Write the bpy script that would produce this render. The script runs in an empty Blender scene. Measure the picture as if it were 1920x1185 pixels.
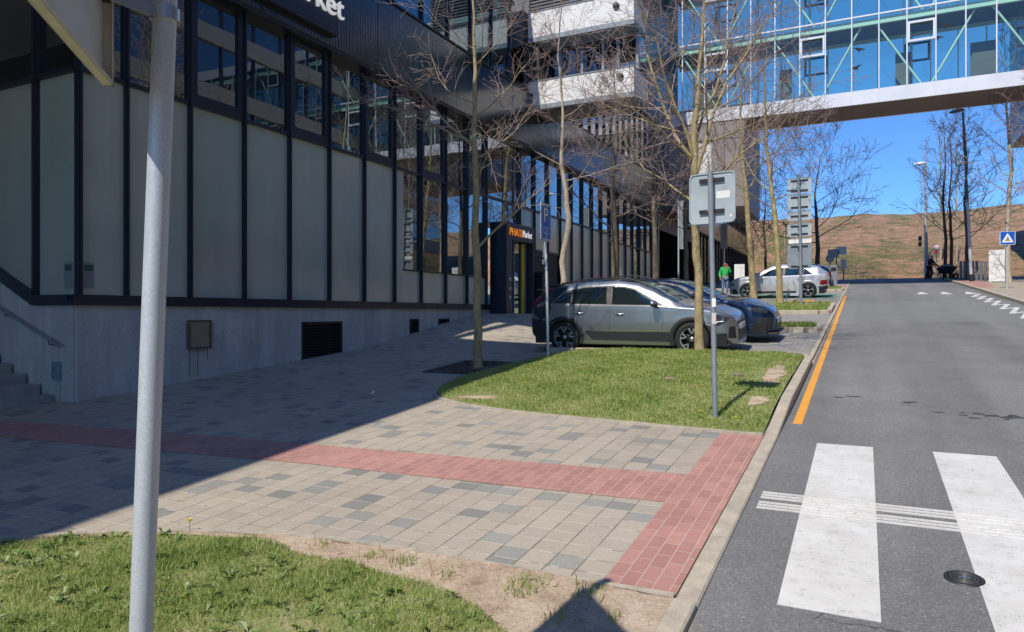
import bpy, bmesh, math, random
import numpy as np
from mathutils import Vector, Matrix
R = math.radians
C = bpy.context.scene.collection
scene = bpy.context.scene

# ------------------------------------------------------------------ camera, sky, sun, exposure
# world frame: +Y runs along the street (uphill), +X from the glass building towards the road
cam = bpy.data.cameras.new('camera')
cam.sensor_width = 36.0
cam.lens = 36.0 * 1320.0 / 1920.0
cam.shift_y = -(592.5 - 588.0) / 1920.0
cam.clip_start = 0.05
cam.clip_end = 3000.0
camo = bpy.data.objects.new('camera', cam)
C.objects.link(camo)
camo.location = (0, 0, 1.9)
camo.rotation_euler = (R(90), 0, R(26.565))
scene.camera = camo

world = bpy.data.worlds.new('World')
scene.world = world
world.use_nodes = True
nt = world.node_tree
nt.nodes.clear()
wo = nt.nodes.new('ShaderNodeOutputWorld')
bg = nt.nodes.new('ShaderNodeBackground')
sky = nt.nodes.new('ShaderNodeTexSky')
sky.sky_type = 'NISHITA'
sky.sun_disc = False
SUN_EL = 52.0
SUN_AZ = 8.5      # degrees: shadows run along +Y turned this much towards +X
sky.sun_elevation = R(SUN_EL)
sky.sun_rotation = R(180 + SUN_AZ)
sky.altitude = 300
sky.air_density = 1.0
sky.dust_density = 0.3
sky.ozone_density = 6.0
bg.inputs['Strength'].default_value = 0.15
tint = nt.nodes.new('ShaderNodeMix'); tint.data_type = 'RGBA'; tint.blend_type = 'MULTIPLY'
tint.inputs['Factor'].default_value = 1.0
tint.inputs[7].default_value = (0.55, 0.835, 1.18, 1.0)      # a deep, clean early-spring blue
nt.links.new(sky.outputs[0], tint.inputs[6])
nt.links.new(tint.outputs[2], bg.inputs['Color'])
nt.links.new(bg.outputs[0], wo.inputs['Surface'])

sun = bpy.data.lights.new('sun', 'SUN')
sun.energy = 4.6
sun.angle = R(0.53)
sun.color = (1.0, 0.935, 0.835)
suno = bpy.data.objects.new('sun', sun)
C.objects.link(suno)
_d = Vector((math.sin(R(SUN_AZ)) * math.cos(R(SUN_EL)), math.cos(R(SUN_AZ)) * math.cos(R(SUN_EL)), -math.sin(R(SUN_EL))))
suno.rotation_euler = _d.to_track_quat('-Z', 'Y').to_euler()
suno.location = (-10, -30, 40)

scene.view_settings.view_transform = 'Standard'
scene.view_settings.look = 'None'
scene.view_settings.gamma = 1.0
scene.view_settings.exposure = 0.0

# ------------------------------------------------------------------ materials
MATS = {}
def newmat(name):
    m = bpy.data.materials.new(name)
    m.use_nodes = True
    n = m.node_tree
    n.nodes.clear()
    o = n.nodes.new('ShaderNodeOutputMaterial')
    MATS[name] = m
    return m, n, o
def N(n, t, **kw):
    x = n.nodes.new(t)
    for k, v in kw.items():
        if k in x.inputs: x.inputs[k].default_value = v
        else: setattr(x, k, v)
    return x
def L(n, a, b): n.links.new(a, b)
def col4(c): return (c[0], c[1], c[2], 1.0)
def ramp(n, stops, fac):
    r = n.nodes.new('ShaderNodeValToRGB')
    e = r.color_ramp.elements
    e[0].position, e[0].color = stops[0][0], col4(stops[0][1])
    e[1].position, e[1].color = stops[-1][0], col4(stops[-1][1])
    for p, c in stops[1:-1]:
        q = e.new(p); q.color = col4(c)
    L(n, fac, r.inputs[0])
    return r.outputs[0]
def math_(n, op, a, b=None, c=None):
    m = n.nodes.new('ShaderNodeMath'); m.operation = op
    for i, v in enumerate((a, b, c)):
        if v is None: continue
        if isinstance(v, (int, float)): m.inputs[i].default_value = v
        else: L(n, v, m.inputs[i])
    return m.outputs[0]
def mixc(n, fac, a, b, mode='MIX'):
    m = n.nodes.new('ShaderNodeMix'); m.data_type = 'RGBA'; m.blend_type = mode
    for sock, v in ((m.inputs['Factor'], fac), (m.inputs[6], a), (m.inputs[7], b)):
        if isinstance(v, (int, float)): sock.default_value = v
        elif isinstance(v, tuple): sock.default_value = col4(v)
        else: L(n, v, sock)
    return m.outputs[2]
def noise(n, scale, detail=4, rough=0.55, vec=None, stretch=None):
    t = N(n, 'ShaderNodeTexNoise', Scale=scale, Detail=detail, Roughness=rough)
    if vec is None:
        tc = n.nodes.new('ShaderNodeTexCoord'); vec = tc.outputs['Object']
    if stretch:
        mp = n.nodes.new('ShaderNodeMapping'); mp.inputs['Scale'].default_value = stretch
        L(n, vec, mp.inputs['Vector']); vec = mp.outputs[0]
    L(n, vec, t.inputs['Vector'])
    return t.outputs['Fac']
def simple(name, color, rough=0.6, metal=0.0, spec=0.5, var=0.0, vscale=3.0, bump=0.0, bscale=60.0, coat=0.0, stretch=None, alpha=None, speck=0.0):
    m, n, o = newmat(name)
    p = N(n, 'ShaderNodeBsdfPrincipled')
    p.inputs['Roughness'].default_value = rough
    p.inputs['Metallic'].default_value = metal
    p.inputs['Specular IOR Level'].default_value = spec
    p.inputs['Coat Weight'].default_value = coat
    p.inputs['Coat Roughness'].default_value = 0.03
    if var > 0:
        f = noise(n, vscale, 6, 0.6, stretch=stretch)
        c = ramp(n, [(0.3, tuple(x * (1 - var) for x in color)), (0.7, tuple(min(1, x * (1 + var)) for x in color))], f)
        if speck:
            g = noise(n, 180.0, 2, 0.5)
            g2 = ramp(n, [(0.35, (1 - speck,) * 3), (0.65, (1 + speck,) * 3)], g)
            c = mixc(n, 1.0, c, g2, 'MULTIPLY')
        L(n, c, p.inputs['Base Color'])
        rr = ramp(n, [(0.3, (max(0, rough - .06),) * 3), (0.7, (min(1, rough + .08),) * 3)], f)
        L(n, rr, p.inputs['Roughness'])
    else:
        p.inputs['Base Color'].default_value = col4(color)
    if bump > 0:
        b = N(n, 'ShaderNodeBump', Strength=bump, Distance=0.01)
        L(n, noise(n, bscale, 5, 0.6), b.inputs['Height'])
        L(n, b.outputs[0], p.inputs['Normal'])
    L(n, p.outputs[0], o.inputs['Surface'])
    return m

def paving_material():
    m, n, o = newmat('concrete_paving')
    tc = n.nodes.new('ShaderNodeTexCoord')
    sx = n.nodes.new('ShaderNodeSeparateXYZ'); L(n, tc.outputs['Object'], sx.inputs[0])
    S = 0.2
    ax = math_(n, 'DIVIDE', sx.outputs[0], S)
    ay = math_(n, 'DIVIDE', sx.outputs[1], S * 0.93)
    fx, fy = math_(n, 'FLOOR', ax), math_(n, 'FLOOR', ay)
    cx = n.nodes.new('ShaderNodeCombineXYZ'); L(n, fx, cx.inputs[0]); L(n, fy, cx.inputs[1])
    wn = n.nodes.new('ShaderNodeTexWhiteNoise'); L(n, cx.outputs[0], wn.inputs[0])
    c2 = n.nodes.new('ShaderNodeVectorMath'); c2.operation = 'ADD'; c2.inputs[1].default_value = (71.3, 13.7, 0)
    L(n, cx.outputs[0], c2.inputs[0])
    wn2 = n.nodes.new('ShaderNodeTexWhiteNoise'); L(n, c2.outputs[0], wn2.inputs[0])
    gray = math_(n, 'GREATER_THAN', wn.outputs['Value'], 0.86)
    beige = ramp(n, [(0, (0.39, 0.34, 0.27)), (0.5, (0.425, 0.375, 0.30)), (1, (0.37, 0.33, 0.265))], wn2.outputs['Value'])
    gr = ramp(n, [(0, (0.225, 0.222, 0.20)), (1, (0.32, 0.312, 0.28))], wn2.outputs['Value'])
    c = mixc(n, gray, beige, gr)
    ln = noise(n, 0.6, 5, 0.65)
    c = mixc(n, 1.0, c, ramp(n, [(0.3, (0.86, 0.85, 0.84)), (0.75, (1.1, 1.09, 1.07))], ln), 'MULTIPLY')
    c = mixc(n, 1.0, c, ramp(n, [(0.3, (0.85,) * 3), (0.7, (1.13,) * 3)], noise(n, 90, 3, 0.7)), 'MULTIPLY')
    jx = math_(n, 'ABSOLUTE', math_(n, 'SUBTRACT', math_(n, 'FRACT', ax), 0.5))
    jy = math_(n, 'ABSOLUTE', math_(n, 'SUBTRACT', math_(n, 'FRACT', ay), 0.5))
    mx = math_(n, 'MULTIPLY', math_(n, 'GREATER_THAN', jx, 0.477), ramp(n, [(0.35, (0.35,) * 3), (0.6, (1, 1, 1))], noise(n, 5, 3, 0.6)))
    my = math_(n, 'MULTIPLY', math_(n, 'GREATER_THAN', jy, 0.478), ramp(n, [(0.3, (0.25,) * 3), (0.6, (1, 1, 1))], noise(n, 4, 3, 0.6)))
    dk = math_(n, 'GREATER_THAN', noise(n, 2.2, 4, 0.7), 0.56)
    c = mixc(n, my, c, mixc(n, dk, (0.56, 0.52, 0.45), (0.2, 0.175, 0.14)))
    c = mixc(n, mx, c, (0.13, 0.105, 0.08))
    p = N(n, 'ShaderNodeBsdfPrincipled', Roughness=0.85)
    L(n, c, p.inputs['Base Color'])
    b = N(n, 'ShaderNodeBump', Strength=0.5, Distance=0.006)
    h = math_(n, 'SUBTRACT', math_(n, 'MULTIPLY', noise(n, 120, 3, 0.6), 0.25), math_(n, 'MAXIMUM', mx, my))
    L(n, h, b.inputs['Height']); L(n, b.outputs[0], p.inputs['Normal'])
    L(n, p.outputs[0], o.inputs['Surface'])
    return m
def brick_material(name, ca, cb, joint, bw, bh, rotate=False, jw=0.05):
    m, n, o = newmat(name)
    tc = n.nodes.new('ShaderNodeTexCoord')
    mp = n.nodes.new('ShaderNodeMapping')
    if rotate: mp.inputs['Rotation'].default_value = (0, 0, R(90))
    L(n, tc.outputs['Object'], mp.inputs['Vector'])
    br = n.nodes.new('ShaderNodeTexBrick')
    L(n, mp.outputs[0], br.inputs['Vector'])
    br.inputs['Color1'].default_value = col4(ca); br.inputs['Color2'].default_value = col4(cb)
    br.inputs['Mortar'].default_value = col4(joint)
    br.inputs['Scale'].default_value = 1.0
    br.inputs['Brick Width'].default_value = bw; br.inputs['Row Height'].default_value = bh
    br.inputs['Mortar Size'].default_value = bh * jw
    br.inputs['Mortar Smooth'].default_value = 0.2
    c = mixc(n, 1.0, br.outputs['Color'], ramp(n, [(0.3, (0.85,) * 3), (0.7, (1.12,) * 3)], noise(n, 1.3, 6, 0.7)), 'MULTIPLY')
    c = mixc(n, 1.0, c, ramp(n, [(0.3, (0.85,) * 3), (0.7, (1.15,) * 3)], noise(n, 110, 3, 0.7)), 'MULTIPLY')
    p = N(n, 'ShaderNodeBsdfPrincipled', Roughness=0.85)
    L(n, c, p.inputs['Base Color'])
    b = N(n, 'ShaderNodeBump', Strength=0.5, Distance=0.005)
    L(n, math_(n, 'SUBTRACT', math_(n, 'MULTIPLY', noise(n, 100, 3, 0.6), 0.3), br.outputs['Fac']), b.inputs['Height'])
    L(n, b.outputs[0], p.inputs['Normal'])
    L(n, p.outputs[0], o.inputs['Surface'])
    return m
def asphalt_material():
    m, n, o = newmat('asphalt')
    tc = n.nodes.new('ShaderNodeTexCoord')
    v = N(n, 'ShaderNodeTexVoronoi', Scale=120.0); L(n, tc.outputs['Object'], v.inputs['Vector'])
    wn = v.outputs['Color']
    sp = n.nodes.new('ShaderNodeSeparateColor'); L(n, wn, sp.inputs[0])
    c = ramp(n, [(0, (0.14, 0.139, 0.134)), (0.6, (0.188, 0.185, 0.178)), (0.92, (0.225, 0.222, 0.214)), (1, (0.34, 0.33, 0.31))], sp.outputs[0])
    c = mixc(n, 1.0, c, ramp(n, [(0.3, (0.86,) * 3), (0.7, (1.12,) * 3)], noise(n, 0.9, 6, 0.65)), 'MULTIPLY')
    c = mixc(n, 1.0, c, ramp(n, [(0.35, (0.93,) * 3), (0.7, (1.1,) * 3)], noise(n, 0.5, 4, 0.6, stretch=(2.2, 0.15, 1))), 'MULTIPLY')
    # sand washed against the kerb at the near end
    sx = n.nodes.new('ShaderNodeSeparateXYZ'); L(n, tc.outputs['Object'], sx.inputs[0])
    d = math_(n, 'ADD', math_(n, 'MULTIPLY', math_(n, 'ADD', sx.outputs[0], 0.85), 1.1), math_(n, 'MULTIPLY', math_(n, 'MAXIMUM', math_(n, 'SUBTRACT', sx.outputs[1], 3.2), 0), 0.5))
    d = math_(n, 'ADD', d, math_(n, 'MULTIPLY', math_(n, 'SUBTRACT', noise(n, 7, 5, 0.7), 0.5), 1.0))
    sand = ramp(n, [(0.0, (0.75,) * 3), (0.45, (0, 0, 0))], d)
    c = mixc(n, sand, c, (0.36, 0.29, 0.2))
    vc = N(n, 'ShaderNodeTexVoronoi', Scale=0.42); vc.feature = 'DISTANCE_TO_EDGE'
    wv = n.nodes.new('ShaderNodeVectorMath'); wv.operation = 'ADD'
    nz_ = N(n, 'ShaderNodeTexNoise', Scale=2.5, Detail=6.0); L(n, tc.outputs['Object'], nz_.inputs['Vector'])
    L(n, tc.outputs['Object'], wv.inputs[0]); sc_ = n.nodes.new('ShaderNodeVectorMath'); sc_.operation = 'SCALE'; sc_.inputs['Scale'].default_value = 0.5
    L(n, nz_.outputs['Color'], sc_.inputs[0]); L(n, sc_.outputs[0], wv.inputs[1]); L(n, wv.outputs[0], vc.inputs['Vector'])
    ck = math_(n, 'MULTIPLY', math_(n, 'LESS_THAN', vc.outputs['Distance'], 0.0035), math_(n, 'GREATER_THAN', noise(n, 0.3, 3, 0.5), 0.53))
    c = mixc(n, math_(n, 'MULTIPLY', ck, 0.6), c, (0.05, 0.05, 0.05))
    wt = ramp(n, [(0.42, (0.93,) * 3), (0.58, (1.07,) * 3)], noise(n, 1.1, 2, 0.4, stretch=(1, 0.02, 1)))
    c = mixc(n, 1.0, c, wt, 'MULTIPLY')
    # a raised speed table further on: paler wearing course between two seams
    k = math_(n, 'MULTIPLY', math_(n, 'GREATER_THAN', sx.outputs[1], 22.8), math_(n, 'LESS_THAN', sx.outputs[1], 32.0))
    c = mixc(n, math_(n, 'MULTIPLY', k, 0.55), c, mixc(n, noise(n, 1.6, 6, 0.75, stretch=(0.3, 1.5, 1)), (0.15, 0.155, 0.15), (0.25, 0.27, 0.25)))
    p = N(n, 'ShaderNodeBsdfPrincipled', Roughness=0.8)
    L(n, c, p.inputs['Base Color'])
    b = N(n, 'ShaderNodeBump', Strength=0.6, Distance=0.006)
    L(n, v.outputs['Distance'], b.inputs['Height']); L(n, b.outputs[0], p.inputs['Normal'])
    L(n, p.outputs[0], o.inputs['Surface'])
    return m
def paint_material(name, color, wear=0.15):
    m, n, o = newmat(name)
    f = noise(n, 14, 8, 0.75)
    g = noise(n, 140, 3, 0.7)
    c = mixc(n, ramp(n, [(0.0, (0, 0, 0)), (1, (1, 1, 1))], math_(n, 'MULTIPLY', math_(n, 'GREATER_THAN', math_(n, 'MULTIPLY', f, g), 0.36 - wear * .2), 0.55)), color, (0.2, 0.2, 0.19))
    c = mixc(n, 1.0, c, ramp(n, [(0.3, (0.84, 0.83, 0.81)), (0.7, (1.05,) * 3)], noise(n, 3.0, 7, 0.7)), 'MULTIPLY')
    p = N(n, 'ShaderNodeBsdfPrincipled', Roughness=0.7)
    L(n, c, p.inputs['Base Color'])
    b = N(n, 'ShaderNodeBump', Strength=0.25, Distance=0.004); L(n, g, b.inputs['Height']); L(n, b.outputs[0], p.inputs['Normal'])
    L(n, p.outputs[0], o.inputs['Surface'])
    return m
def soil_material():
    m, n, o = newmat('dry_soil')
    f = noise(n, 4.0, 9, 0.7)
    c = ramp(n, [(0.32, (0.38, 0.27, 0.18)), (0.5, (0.58, 0.44, 0.31)), (0.68, (0.72, 0.58, 0.44))], f)
    c = mixc(n, 1.0, c, ramp(n, [(0.35, (0.72,) * 3), (0.65, (1.15,) * 3)], noise(n, 45, 6, 0.8)), 'MULTIPLY')
    p = N(n, 'ShaderNodeBsdfPrincipled', Roughness=0.95)
    L(n, c, p.inputs['Base Color'])
    b = N(n, 'ShaderNodeBump', Strength=0.9, Distance=0.03)
    L(n, math_(n, 'ADD', noise(n, 18, 8, 0.75), math_(n, 'MULTIPLY', noise(n, 90, 4, 0.7), 0.3)), b.inputs['Height'])
    L(n, b.outputs[0], p.inputs['Normal'])
    L(n, p.outputs[0], o.inputs['Surface'])
    return m
def turf_material():
    m, n, o = newmat('turf_base')
    f = noise(n, 5.0, 8, 0.7)
    c = ramp(n, [(0.35, (0.22, 0.21, 0.08)), (0.5, (0.20, 0.24, 0.07)), (0.7, (0.42, 0.34, 0.2))], f)
    c = mixc(n, 1.0, c, ramp(n, [(0.35, (0.6,) * 3), (0.65, (1.25,) * 3)], noise(n, 90, 4, 0.75)), 'MULTIPLY')
    p = N(n, 'ShaderNodeBsdfPrincipled', Roughness=0.95)
    L(n, c, p.inputs['Base Color'])
    L(n, p.outputs[0], o.inputs['Surface'])
    return m
def blade_material(name='grass_blades', att='tint'):
    m, n, o = newmat(name)
    a = n.nodes.new('ShaderNodeAttribute'); a.attribute_name = att
    p = N(n, 'ShaderNodeBsdfPrincipled', Roughness=0.55)
    L(n, a.outputs['Color'], p.inputs['Base Color'])
    t = n.nodes.new('ShaderNodeBsdfTranslucent'); L(n, a.outputs['Color'], t.inputs['Color'])
    mx = n.nodes.new('ShaderNodeMixShader'); mx.inputs[0].default_value = 0.4
    L(n, p.outputs[0], mx.inputs[1]); L(n, t.outputs[0], mx.inputs[2]); L(n, mx.outputs[0], o.inputs['Surface'])
    return m
def hill_material():
    m, n, o = newmat('hill_slope')
    f = noise(n, 0.11, 8, 0.72)
    g = noise(n, 0.6, 7, 0.75, stretch=(1, 1, 2.5))
    c = ramp(n, [(0.40, (0.15, 0.16, 0.055)), (0.465, (0.25, 0.20, 0.10)), (0.52, (0.44, 0.26, 0.17)), (0.62, (0.47, 0.31, 0.20))], math_(n, 'ADD', math_(n, 'MULTIPLY', f, 0.5), math_(n, 'MULTIPLY', g, 0.5)))
    c = mixc(n, 1.0, c, ramp(n, [(0.38, (0.5, 0.52, 0.45)), (0.62, (1.35, 1.3, 1.2))], noise(n, 2.4, 8, 0.85)), 'MULTIPLY')
    p = N(n, 'ShaderNodeBsdfPrincipled', Roughness=0.95)
    L(n, c, p.inputs['Base Color'])
    b = N(n, 'ShaderNodeBump', Strength=1.0, Distance=0.35)
    L(n, noise(n, 3.0, 8, 0.75), b.inputs['Height']); L(n, b.outputs[0], p.inputs['Normal'])
    L(n, p.outputs[0], o.inputs['Surface'])
    return m
def mirror_glass(name, base, lo=0.28, tint=(0.85, 0.92, 0.95), pw=3.0, rough=0.01, ripple=0.0):
    m, n, o = newmat(name)
    lw = n.nodes.new('ShaderNodeLayerWeight'); lw.inputs['Blend'].default_value = 0.5
    f = math_(n, 'POWER', lw.outputs['Facing'], pw)
    f = math_(n, 'ADD', math_(n, 'MULTIPLY', f, 1 - lo), lo)
    d = N(n, 'ShaderNodeBsdfPrincipled', Roughness=0.5); d.inputs['Base Color'].default_value = col4(base); d.inputs['Specular IOR Level'].default_value = 0.0
    g = n.nodes.new('ShaderNodeBsdfGlossy'); g.inputs['Roughness'].default_value = rough; g.inputs['Color'].default_value = col4(tint)
    if ripple:
        b = N(n, 'ShaderNodeBump', Strength=ripple, Distance=0.05)
        L(n, noise(n, 0.9, 2, 0.4), b.inputs['Height']); L(n, b.outputs[0], g.inputs['Normal'])
    mx = n.nodes.new('ShaderNodeMixShader')
    L(n, f, mx.inputs[0]); L(n, d.outputs[0], mx.inputs[1]); L(n, g.outputs[0], mx.inputs[2])
    L(n, mx.outputs[0], o.inputs['Surface'])
    return m
def clear_glass(name, tint, refl=0.12, pw=4.0):
    m, n, o = newmat(name)
    lw = n.nodes.new('ShaderNodeLayerWeight'); lw.inputs['Blend'].default_value = 0.5
    f = math_(n, 'ADD', math_(n, 'MULTIPLY', math_(n, 'POWER', lw.outputs['Facing'], pw), 1 - refl), refl)
    t = n.nodes.new('ShaderNodeBsdfTransparent'); t.inputs['Color'].default_value = col4(tint)
    g = n.nodes.new('ShaderNodeBsdfGlossy'); g.inputs['Roughness'].default_value = 0.01; g.inputs['Color'].default_value = (0.9, 0.95, 1, 1)
    mx = n.nodes.new('ShaderNodeMixShader')
    L(n, f, mx.inputs[0]); L(n, t.outputs[0], mx.inputs[1]); L(n, g.outputs[0], mx.inputs[2])
    L(n, mx.outputs[0], o.inputs['Surface'])
    return m
def bark_material(name, a, b, c):
    m, n, o = newmat(name)
    f = noise(n, 9.0, 8, 0.72, stretch=(1, 1, 0.45))
    cc = ramp(n, [(0.33, a), (0.5, b), (0.66, c)], f)
    cc = mixc(n, 1.0, cc, ramp(n, [(0.3, (0.78,) * 3), (0.7, (1.15,) * 3)], noise(n, 50, 4, 0.7, stretch=(1, 1, .4))), 'MULTIPLY')
    p = N(n, 'ShaderNodeBsdfPrincipled', Roughness=0.8); L(n, cc, p.inputs['Base Color'])
    bm_ = N(n, 'ShaderNodeBump', Strength=0.9, Distance=0.03); L(n, f, bm_.inputs['Height']); L(n, bm_.outputs[0], p.inputs['Normal'])
    L(n, p.outputs[0], o.inputs['Surface'])
    return m
def galvanised():
    m, n, o = newmat('galvanised_steel')
    tc = n.nodes.new('ShaderNodeTexCoord')
    v = N(n, 'ShaderNodeTexVoronoi', Scale=230.0); L(n, tc.outputs['Object'], v.inputs['Vector'])
    sp = n.nodes.new('ShaderNodeSeparateColor'); L(n, v.outputs['Color'], sp.inputs[0])
    c = ramp(n, [(0, (0.50, 0.54, 0.57)), (1, (0.60, 0.64, 0.67))], sp.outputs[0])
    c = mixc(n, 1.0, c, ramp(n, [(0.3, (0.85,) * 3), (0.7, (1.08,) * 3)], noise(n, 6, 6, 0.7, stretch=(1, 1, .3))), 'MULTIPLY')
    p = N(n, 'ShaderNodeBsdfPrincipled', Roughness=0.5, Metallic=0.2)
    L(n, c, p.inputs['Base Color'])
    L(n, ramp(n, [(0, (0.38,) * 3), (1, (0.58,) * 3)], sp.outputs[1]), p.inputs['Roughness'])
    L(n, p.outputs[0], o.inputs['Surface'])
    return m
def concrete_wall():
    m, n, o = newmat('cast_concrete')
    tc = n.nodes.new('ShaderNodeTexCoord')
    c = ramp(n, [(0.3, (0.46, 0.46, 0.44)), (0.7, (0.60, 0.60, 0.57))], noise(n, 1.2, 8, 0.7))
    c = mixc(n, 1.0, c, ramp(n, [(0.35, (0.82,) * 3), (0.65, (1.1,) * 3)], noise(n, 2.0, 6, 0.7, stretch=(1, 1, 0.12))), 'MULTIPLY')
    v = N(n, 'ShaderNodeTexVoronoi', Scale=9.0); L(n, tc.outputs['Object'], v.inputs['Vector'])
    pits = math_(n, 'LESS_THAN', v.outputs['Distance'], 0.11)
    c = mixc(n, math_(n, 'MULTIPLY', pits, 0.65), c, (0.09, 0.09, 0.085))
    p = N(n, 'ShaderNodeBsdfPrincipled', Roughness=0.85); L(n, c, p.inputs['Base Color'])
    b = N(n, 'ShaderNodeBump', Strength=0.4, Distance=0.01); L(n, noise(n, 40, 6, 0.7), b.inputs['Height']); L(n, b.outputs[0], p.inputs['Normal'])
    L(n, p.outputs[0], o.inputs['Surface'])
    return m

PAVE = paving_material()
REDPAVE = brick_material('red_tactile_pavers', (0.455, 0.235, 0.195), (0.37, 0.185, 0.155), (0.50, 0.36, 0.30), 0.2, 0.1, rotate=True, jw=0.04)
BAYPAVE = brick_material('grey_bay_pavers', (0.33, 0.31, 0.28), (0.27, 0.26, 0.24), (0.14, 0.13, 0.11), 0.2, 0.1)
ASPH = asphalt_material()
WHITEP = paint_material('white_road_paint', (0.67, 0.66, 0.62), 0.2)
ORANGEP = paint_material('orange_road_paint', (0.80, 0.36, 0.045), 0.0)
GREENP = paint_material('green_bay_paint', (0.10, 0.27, 0.17), 0.3)
SOIL = soil_material()
TURF = turf_material()
BLADE = blade_material()
HILLM = hill_material()
KERB = simple('kerb_concrete', (0.44, 0.385, 0.30), 0.9, var=0.2, vscale=6, bump=0.5, speck=0.15)
EDGING = simple('edging_concrete', (0.40, 0.35, 0.28), 0.9, var=0.25, vscale=9, bump=0.5, speck=0.15)
CONC = concrete_wall()
STEP = simple('step_concrete', (0.36, 0.35, 0.33), 0.85, var=0.15, vscale=4, bump=0.3, speck=.1)
FROST = None
FRAME = simple('navy_frame_metal', (0.022, 0.028, 0.045), 0.35, 0.2, 0.5, var=0.1, vscale=2)
BAND = simple('anthracite_cladding', (0.02, 0.022, 0.03), 0.13, 0.0, 0.8, var=0.12, vscale=0.8)
_n = BAND.node_tree; _p = [q for q in _n.nodes if q.type == 'BSDF_PRINCIPLED'][0]
_w = _n.nodes.new('ShaderNodeTexWave'); _w.bands_direction = 'Y'; _w.inputs['Scale'].default_value = 3.2; _w.inputs['Distortion'].default_value = 0.0
_tc = _n.nodes.new('ShaderNodeTexCoord'); _n.links.new(_tc.outputs['Object'], _w.inputs['Vector'])
_b = _n.nodes.new('ShaderNodeBump'); _b.inputs['Strength'].default_value = 0.16; _b.inputs['Distance'].default_value = 0.01
_n.links.new(_w.outputs['Fac'], _b.inputs['Height']); _n.links.new(_b.outputs[0], _p.inputs['Normal'])
WHITECLAD = simple('white_cladding', (0.78, 0.77, 0.75), 0.5, var=0.05, vscale=1.5)
BRIDGEWHITE = simple('white_bridge_metal', (0.72, 0.74, 0.77), 0.4, 0.1, 0.5, var=0.04, vscale=0.8)
GREYCLAD = simple('grey_brown_cladding', (0.16, 0.145, 0.135), 0.5, 0.2, var=0.12, vscale=1)
SOFFIT = simple('soffit_metal', (0.19, 0.165, 0.15), 0.6, var=0.1, vscale=1)
FACGLASS = mirror_glass('facade_glass', (0.012, 0.015, 0.018), 0.22, pw=2.2, ripple=0.03)
UPGLASS = clear_glass('upper_glass', (0.62, 0.80, 0.78), 0.10, pw=3.5)
BRGLASS = clear_glass('bridge_glass', (0.78, 0.95, 0.87), 0.07)
PALEGREEN = simple('pale_green_steel', (0.62, 0.74, 0.66), 0.5, var=0.05)
INTER = simple('interior_grey', (0.17, 0.18, 0.175), 0.8, var=0.15, vscale=1)
DARKIN = simple('dark_interior', (0.012, 0.013, 0.015), 0.8)
GALV = galvanised()
GREYP = simple('grey_post_paint', (0.27, 0.31, 0.34), 0.5, 0.3, var=0.1, vscale=5)
SIGNBACK = simple('sign_back_metal', (0.44, 0.50, 0.52), 0.5, 0.35, var=0.1, vscale=4)
CREAMMET = simple('aged_cream_metal', (0.55, 0.50, 0.38), 0.55, 0.1, var=0.15, vscale=8, bump=.1)
WHITE = simple('white_plastic', (0.78, 0.78, 0.76), 0.45, var=0.04, vscale=3)
BLACK = simple('black_plastic', (0.018, 0.018, 0.02), 0.45)
RUBBER = simple('tyre_rubber', (0.02, 0.02, 0.021), 0.8, var=0.2, vscale=20)
BLUES = simple('blue_sign_film', (0.012, 0.10, 0.50), 0.35, var=0.05)
REDS = simple('red_sign_film', (0.6, 0.02, 0.04), 0.4)
def lit(name, c, e):
    m, n, o = newmat(name); p = N(n, 'ShaderNodeBsdfPrincipled', Roughness=0.5); p.inputs['Base Color'].default_value = col4(c)
    p.inputs['Emission Color'].default_value = col4(c); p.inputs['Emission Strength'].default_value = e
    L(n, p.outputs[0], o.inputs['Surface']); return m
ORANGEL = lit('orange_lit_letters', (0.85, 0.28, 0.03), 0.55)
WHITEL = lit('white_lit_letters', (0.8, 0.8, 0.8), 0.5)
YELLOW = simple('yellow_profile', (0.75, 0.58, 0.03), 0.45)
CHROME = simple('chrome_trim', (0.6, 0.61, 0.62), 0.2, 0.9)
LOUVRE = simple('dark_louvre_metal', (0.035, 0.036, 0.04), 0.5, 0.3)
BOXM = simple('beige_box_metal', (0.33, 0.28, 0.19), 0.55, 0.1, var=0.15, vscale=5)
RUST = simple('rust_trim', (0.14, 0.10, 0.085), 0.7, var=0.2, vscale=8)
CARGLASS = mirror_glass('car_glass', (0.006, 0.012, 0.013), 0.12, tint=(0.75, 0.95, 0.97), pw=2.5)
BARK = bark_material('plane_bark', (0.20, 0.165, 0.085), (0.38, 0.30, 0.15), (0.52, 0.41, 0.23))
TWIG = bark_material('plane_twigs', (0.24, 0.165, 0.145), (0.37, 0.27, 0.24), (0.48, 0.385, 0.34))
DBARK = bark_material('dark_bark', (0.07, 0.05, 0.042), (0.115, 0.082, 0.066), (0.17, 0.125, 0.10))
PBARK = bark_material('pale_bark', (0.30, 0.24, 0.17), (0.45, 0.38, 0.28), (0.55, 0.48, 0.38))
def frosted():
    m, n, o = newmat('frosted_panel_glass')
    c = ramp(n, [(0.3, (0.40, 0.47, 0.41)), (0.7, (0.49, 0.53, 0.46))], noise(n, 0.35, 3, 0.5))
    c = mixc(n, 1.0, c, ramp(n, [(0.3, (0.9,) * 3), (0.7, (1.04,) * 3)], noise(n, 1.6, 5, 0.65, stretch=(1, 1, .07))), 'MULTIPLY')
    oi = n.nodes.new('ShaderNodeObjectInfo')
    c = mixc(n, 1.0, c, ramp(n, [(0, (0.87, 0.89, 0.9)), (1, (1.08, 1.06, 1.04))], oi.outputs['Random']), 'MULTIPLY')
    p = N(n, 'ShaderNodeBsdfPrincipled', Roughness=0.14); L(n, c, p.inputs['Base Color'])
    p.inputs['Specular IOR Level'].default_value = 1.0
    L(n, p.outputs[0], o.inputs['Surface'])
    return m
FROST = frosted()

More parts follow.
